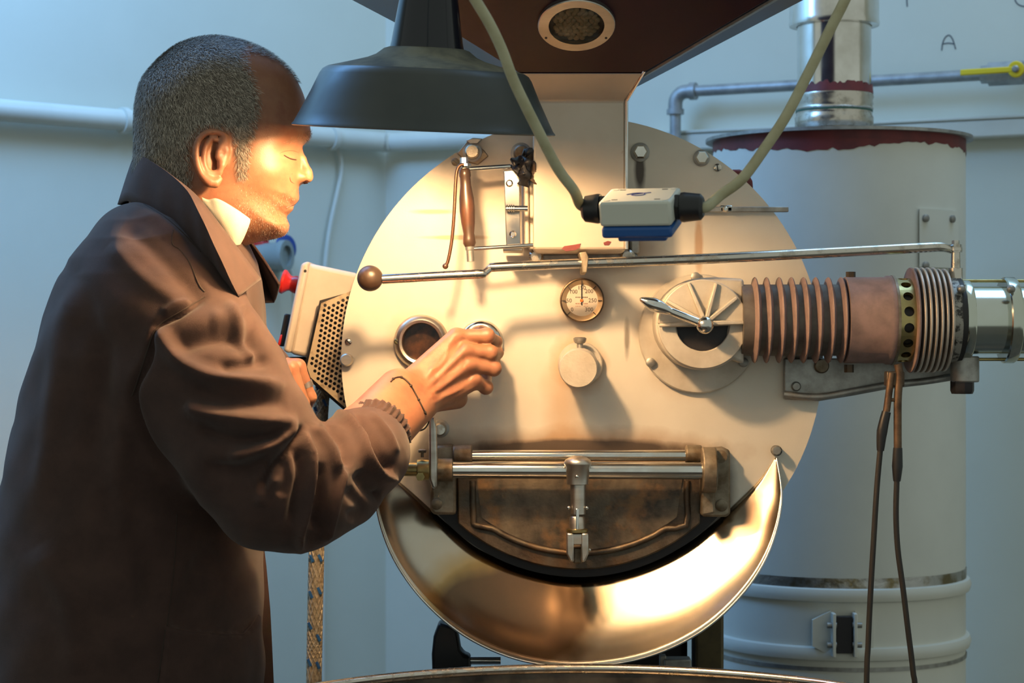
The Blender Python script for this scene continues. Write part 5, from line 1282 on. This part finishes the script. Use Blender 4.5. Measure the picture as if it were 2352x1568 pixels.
# elbow
fold([(700, 975), (668, 1026), (620, 1080), (598, 1135)], -9 * mm, 10, 1); fold([(640, 1092), (604, 1130), (600, 1160)], 4 * mm, 12, 1); fold([(650, 1050), (655, 1100), (645, 1140)], -4 * mm, 14, 1)
fold([(700, 985), (712, 1079), (704, 1155), (687, 1215), (690, 1262)], 9 * mm, 9, 1); fold([(680, 1020), (688, 1080), (678, 1150), (664, 1210)], -7 * mm, 12, 1); fold([(735, 1060), (735, 1150), (718, 1220)], -7 * mm, 13, 1)
fold([(788, 1080), (768, 1155), (742, 1240)], 8 * mm, 10, 1); fold([(720, 975), (752, 1025), (780, 1090)], 6 * mm, 10, 1); fold([(738, 965), (785, 1011), (800, 1072)], -7 * mm, 10, 1)
fold([(765, 945), (818, 985), (837, 1049), (875, 1094), (912, 1102)], 9 * mm, 11, 1); fold([(815, 955), (850, 1010), (885, 1060), (905, 1075)], -7 * mm, 11, 1); fold([(820, 1080), (850, 1130), (880, 1140)], -6 * mm, 14, 1); fold([(800, 1120), (830, 1165), (800, 1195)], -4 * mm, 14, 1)
fold([(850, 945), (890, 1000), (908, 1045)], 4 * mm, 9, 1)
# shoulder and body
fold([(290, 480), (350, 500), (420, 560), (470, 620)], 4 * mm, 14, 0); fold([(280, 520), (340, 560), (420, 640), (470, 690)], -4 * mm, 22); fold([(250, 560), (330, 640), (420, 700)], 3 * mm, 20)
fold([(471, 682), (420, 715), (362, 750), (336, 830), (306, 905), (330, 1000), (390, 1085), (450, 1150)], -7 * mm, 9)
fold([(440, 690), (400, 705), (372, 722)], 3 * mm, 10)
fold([(180, 640), (140, 780), (120, 940), (90, 1150)], 4 * mm, 26, 0); fold([(260, 760), (230, 900), (210, 1060)], -5 * mm, 30, 0); fold([(300, 930), (270, 1080), (290, 1240)], 5 * mm, 26, 0)
fold([(230, 1120), (330, 1260), (350, 1420)], -5 * mm, 34, 0); fold([(90, 1250), (160, 1380), (180, 1550)], 5 * mm, 34, 0); fold([(470, 1260), (430, 1380), (400, 1440)], -4 * mm, 24, 0); fold([(150, 600), (200, 700), (230, 820)], -3 * mm, 26, 0)
fold([(560, 700), (580, 760), (600, 830)], -5 * mm, 14); fold([(520, 690), (560, 770), (590, 830)], 4 * mm, 12)
# patch pocket
pk = sdpoly([(382, 1441), (470, 1452), (548, 1456), (566, 1446), (594, 1412), (606, 1700), (352, 1700)], uvj)
disp += ss(-3, 3, pk) * 4 * mm * vis * (1 - on_arm)
# small cloth ripples
wob = (np.sin(Vj @ np.array([40, 17, 55]) + 2 * np.sin(Vj @ np.array([13, 30, -21]))) + .6 * np.sin(Vj @ np.array([-62, 25, 70]) + 1.7)) 
disp = disp * 1.5 + wob * .0011
Vj2 = Vj + nj * disp[:, None]
M['jacket'] = mat('brown_cotton_drill', (.058, .032, .026), .85, 0, (.044, .0245, .0205), 30, (.35, .65), bump=.25, bscale=1400, sheen=.12, spec=.2)
jacket = tree_mesh('jacket', Vj2, Qj, M['jacket'], PERSON)
bvh_j = BVHTree.FromPolygons([tuple(v) for v in Vj2], [tuple(q) for q in Qj])
dark_thread = mat('dark_seam_thread', (.03, .018, .013), .9)
def seam(pts, r=.0009, off=.0, m_=None, k=5):
    c = [cast(bvh_j, x, y, off) for x, y in cr2(pts, k)]; c = [q for q in c if q is not None]
    ok = [c[0]]
    for q in c[1:]:
        if (q - ok[-1]).length < .03: ok.append(q)
    if len(ok) > 2: MB().tube(ok, r, 6).build('seam', m_ or dark_thread, jacket, smooth=60)
seam([(398, 528), (396, 560), (413, 573), (436, 604), (455, 650), (470, 670)]); seam([(470, 682), (420, 712), (362, 750), (340, 800), (318, 868), (303, 910)])
seam([(330, 468), (380, 500), (420, 535), (460, 578)], .0008)
seam([(382, 1442), (470, 1453), (548, 1457), (566, 1447), (594, 1413)], .0012, m_=M['jacket']); seam([(380, 1446), (372, 1500), (362, 1566)])
seam([(406, 1180), (400, 1300), (384, 1436)], .0007)
# far front edge of the open jacket
v = []
for py, xo, xi in ((1235, 604, 590), (1300, 612, 596), (1400, 621, 600), (1500, 626, 600), (1568, 629, 600), (1760, 630, 600)):
    v += [P(xi - 30, py, -.16), P(xo, py, -.145), P(xo - 4, py, -.10), P(xi - 40, py, -.09)]
MB().add(v, [(i * 4 + k, i * 4 + k + 1, i * 4 + 5 + k, i * 4 + 4 + k) for i in range(5) for k in range(3)]).build('front_placket', M['jacket'], jacket, smooth=60)
# ------------------------------------------------------------------ collar
S = [(272, 470, -.205), (296, 462, -.255), (345, 492, -.300), (405, 545, -.335), (462, 602, -.350), (508, 648, -.350), (538, 684, -.345)]
E_ = [(312, 352, -.205), (330, 362, -.268), (380, 394, -.318), (430, 440, -.360), (468, 512, -.388), (510, 602, -.395), (548, 681, -.378)]
F = [(328, 366, -.205), (346, 374, -.250), (396, 406, -.285), (452, 452, -.310), (500, 512, -.325), (550, 577, -.322), (598, 642, -.305)]
def strip(rows, name, thick, far=False, bulge=0.0, nb=5):
    rws = []
    for r_ in rows:
        p, _ = spline([P(q[0], q[1], q[2] + .02) for q in r_], [0] * len(r_), 6)
        if far: p = [Vector((q.x, 2 * -.185 - q.y, q.z)) for q in p]
        rws.append(p)
    v = []; n = len(rws[0]); m = 0
    grid = []
    for a, b in zip(rws[:-1], rws[1:]):
        for j in range(nb):
            t_ = j / nb; grid.append([a[i].lerp(b[i], t_) + Vector((0, (1 if far else -1) * bulge * math.sin(math.pi * t_) + .0012 * math.sin(i * 1.1 + j), 0)) for i in range(n)])
    grid.append(rws[-1])
    for g in grid: v += g
    f = [(r_ * n + i, r_ * n + i + 1, (r_ + 1) * n + i + 1, (r_ + 1) * n + i) for r_ in range(len(grid) - 1) for i in range(n - 1)]
    o = MB().add(v, f).build(name, M['jacket'], jacket, smooth=70)
    q = o.modifiers.new('t', 'SOLIDIFY'); q.thickness = thick; q.offset = 0
    return rws
rw_ = strip([S, E_, F], 'collar', .0028, False, .004)
strip([S, E_, F], 'collar', .0028, True, .004)
sc0 = [q.lerp(p, .22) + Vector((.0, -.0022, 0)) for p, q in zip(rw_[1], rw_[2])][12:]
MB().tube(sc0, .0006, 5).build('stitching', dark_thread, jacket)
sc0 = [q.lerp(p, .34) + Vector((.0, -.0022, 0)) for p, q in zip(rw_[1], rw_[2])][12:]
MB().tube(sc0, .0006, 5).build('stitching', dark_thread, jacket)
# shirt collar
sh = [[(462, 452, -.288), (478, 458, -.290), (500, 456, -.293), (540, 478, -.290), (577, 504, -.278)], [(470, 475, -.291), (486, 486, -.296), (512, 492, -.298), (545, 512, -.295), (570, 524, -.281)],
      [(490, 510, -.290), (505, 525, -.294), (522, 532, -.296), (542, 545, -.292), (560, 548, -.281)], [(505, 540, -.286), (520, 552, -.288), (530, 560, -.289), (541, 565, -.286), (551, 564, -.279)]]
g = [spline([P(q[0], q[1], q[2] + .02) for q in r_], [0] * 5, 5)[0] for r_ in sh]; n = len(g[0])
o = MB().add([p for r_ in g for p in r_], [(r_ * n + i, r_ * n + i + 1, (r_ + 1) * n + i + 1, (r_ + 1) * n + i) for r_ in range(3) for i in range(n - 1)]).build('shirt_collar', mat('cream_shirt_cotton', (.60, .56, .44), .8, 0, (.54, .50, .38), 40, bump=.2, bscale=1200), PERSON, smooth=80)
q = o.modifiers.new('s', 'SUBSURF'); q.render_levels = 2; q.levels = 1
q = o.modifiers.new('t', 'SOLIDIFY'); q.thickness = .0022
# gathered cuff
ca = P(860, 1000, -.232); cb = P(893, 958, -.200); d = (cb - ca); ln = d.length; d.normalize(); u = d.orthogonal().normalized(); w = d.cross(u)
v = []; n = 160; rows = [(-.004, .0375, .4), (.004, .0385, 1), (.010, .0375, 1), (.016, .0385, 1), (.021, .037, 1), (.0235, .0345, .6), (.020, .033, .4)]
for t_, r_, am in rows:
    for k in range(n):
        th = 2 * math.pi * k / n; rr = r_ + am * (.0016 * math.sin(26 * th + 3 * math.sin(2 * th)) + .0008 * math.sin(61 * th + t_ * 300)) + .001 * math.sin(t_ * 700 + th * 3) * am
        v.append(ca + d * t_ + (u * math.cos(th) + w * math.sin(th)) * rr)
MB().add(v, [(i * n + k, i * n + (k + 1) % n, (i + 1) * n + (k + 1) % n, (i + 1) * n + k) for i in range(len(rows) - 1) for k in range(n)]).build('cuff', M['jacket'], jacket, smooth=80)
# bracelet, ring
bp_ = [cast(bvh_body, x, y, .0012) for x, y in cr2([(898, 876), (906, 868), (922, 866), (940, 880), (955, 905), (968, 930), (978, 950)], 4)]
bp_ = [q for q in bp_ if q is not None and q.y < -.10]
bl_ = bp_ + [P(984, 958, -.150), P(984, 972, -.155), P(974, 985, -.165), P(960, 989, -.170), P(952, 985, -.165), P(935, 960, -.13), P(905, 905, -.12), P(893, 885, -.145), bp_[0]]
cord = mat('dark_cord', (.03, .018, .012), .8)
bo = MB().tube(bl_, .0010, 6, smooth=3).build('bracelet', cord, PERSON, smooth=60)
for i in range(3, len(bl_) - 6, 5): MB().sphere(bl_[i], .0019, 8, 5).build('bracelet_knot', cord, bo)
rp = P(701, 884, -.113); rd = (P(712, 912, -.112) - P(684, 842, -.118)).normalized()
MB().lathe(rp, rd, [(-.0035, .0092), (-.0035, .0100), (.0035, .0100), (.0035, .0092)], 24, closed=True).build('ring', M['steel'], PERSON)
# trousers and shoes (below the picture)
tm = mat('dark_work_trousers', (.03, .032, .04), .85)
tr = MB()
tr.tube([(-.43, -.18, .90), (-.43, -.18, .80)], [.165, .16], 24)
o = tr.build('trousers', tm, PERSON, smooth=60)
for s_ in (-1, 1):
    MB().tube([(-.43, -.18 + s_ * .085, .84), (-.43, -.18 + s_ * .09, .46), (-.45, -.18 + s_ * .10, .06)], [.085, .065, .055], 20, smooth=4).build('trouser_leg', tm, o, smooth=60)
    MB().sphere((-.40, -.18 + s_ * .10, .045), .05, 20, 12, (2.6, .9, .9)).build('shoe', M['black'], PERSON)
# ------------------------------------------------------------------ bean scoop held in the hand
t = thing('bean_scoop', 'sampling scoop plugged into the roaster, its rounded knob in the man\'s hand', 'scoop', P(1104, 785, -.01))
MB().lathe(P(1104, 785, .0115), FY, [(0, .0100), (.0215, .0100), (.0245, .009), (.036, .009)], 28).build('shaft', M['steel'], t)
MB().lathe(P(1104, 774, -.020), FY, [(0, L(16)), (.003, L(25)), (.010, L(28)), (.026, L(28)), (.038, L(23)), (.044, L(14)), (.046, L(0))], 36, cap=False).build('handle_knob', mat('purple_brown_lacquer', (.22, .12, .10), .25, .5, (.16, .08, .06), 20), t, smooth=60)
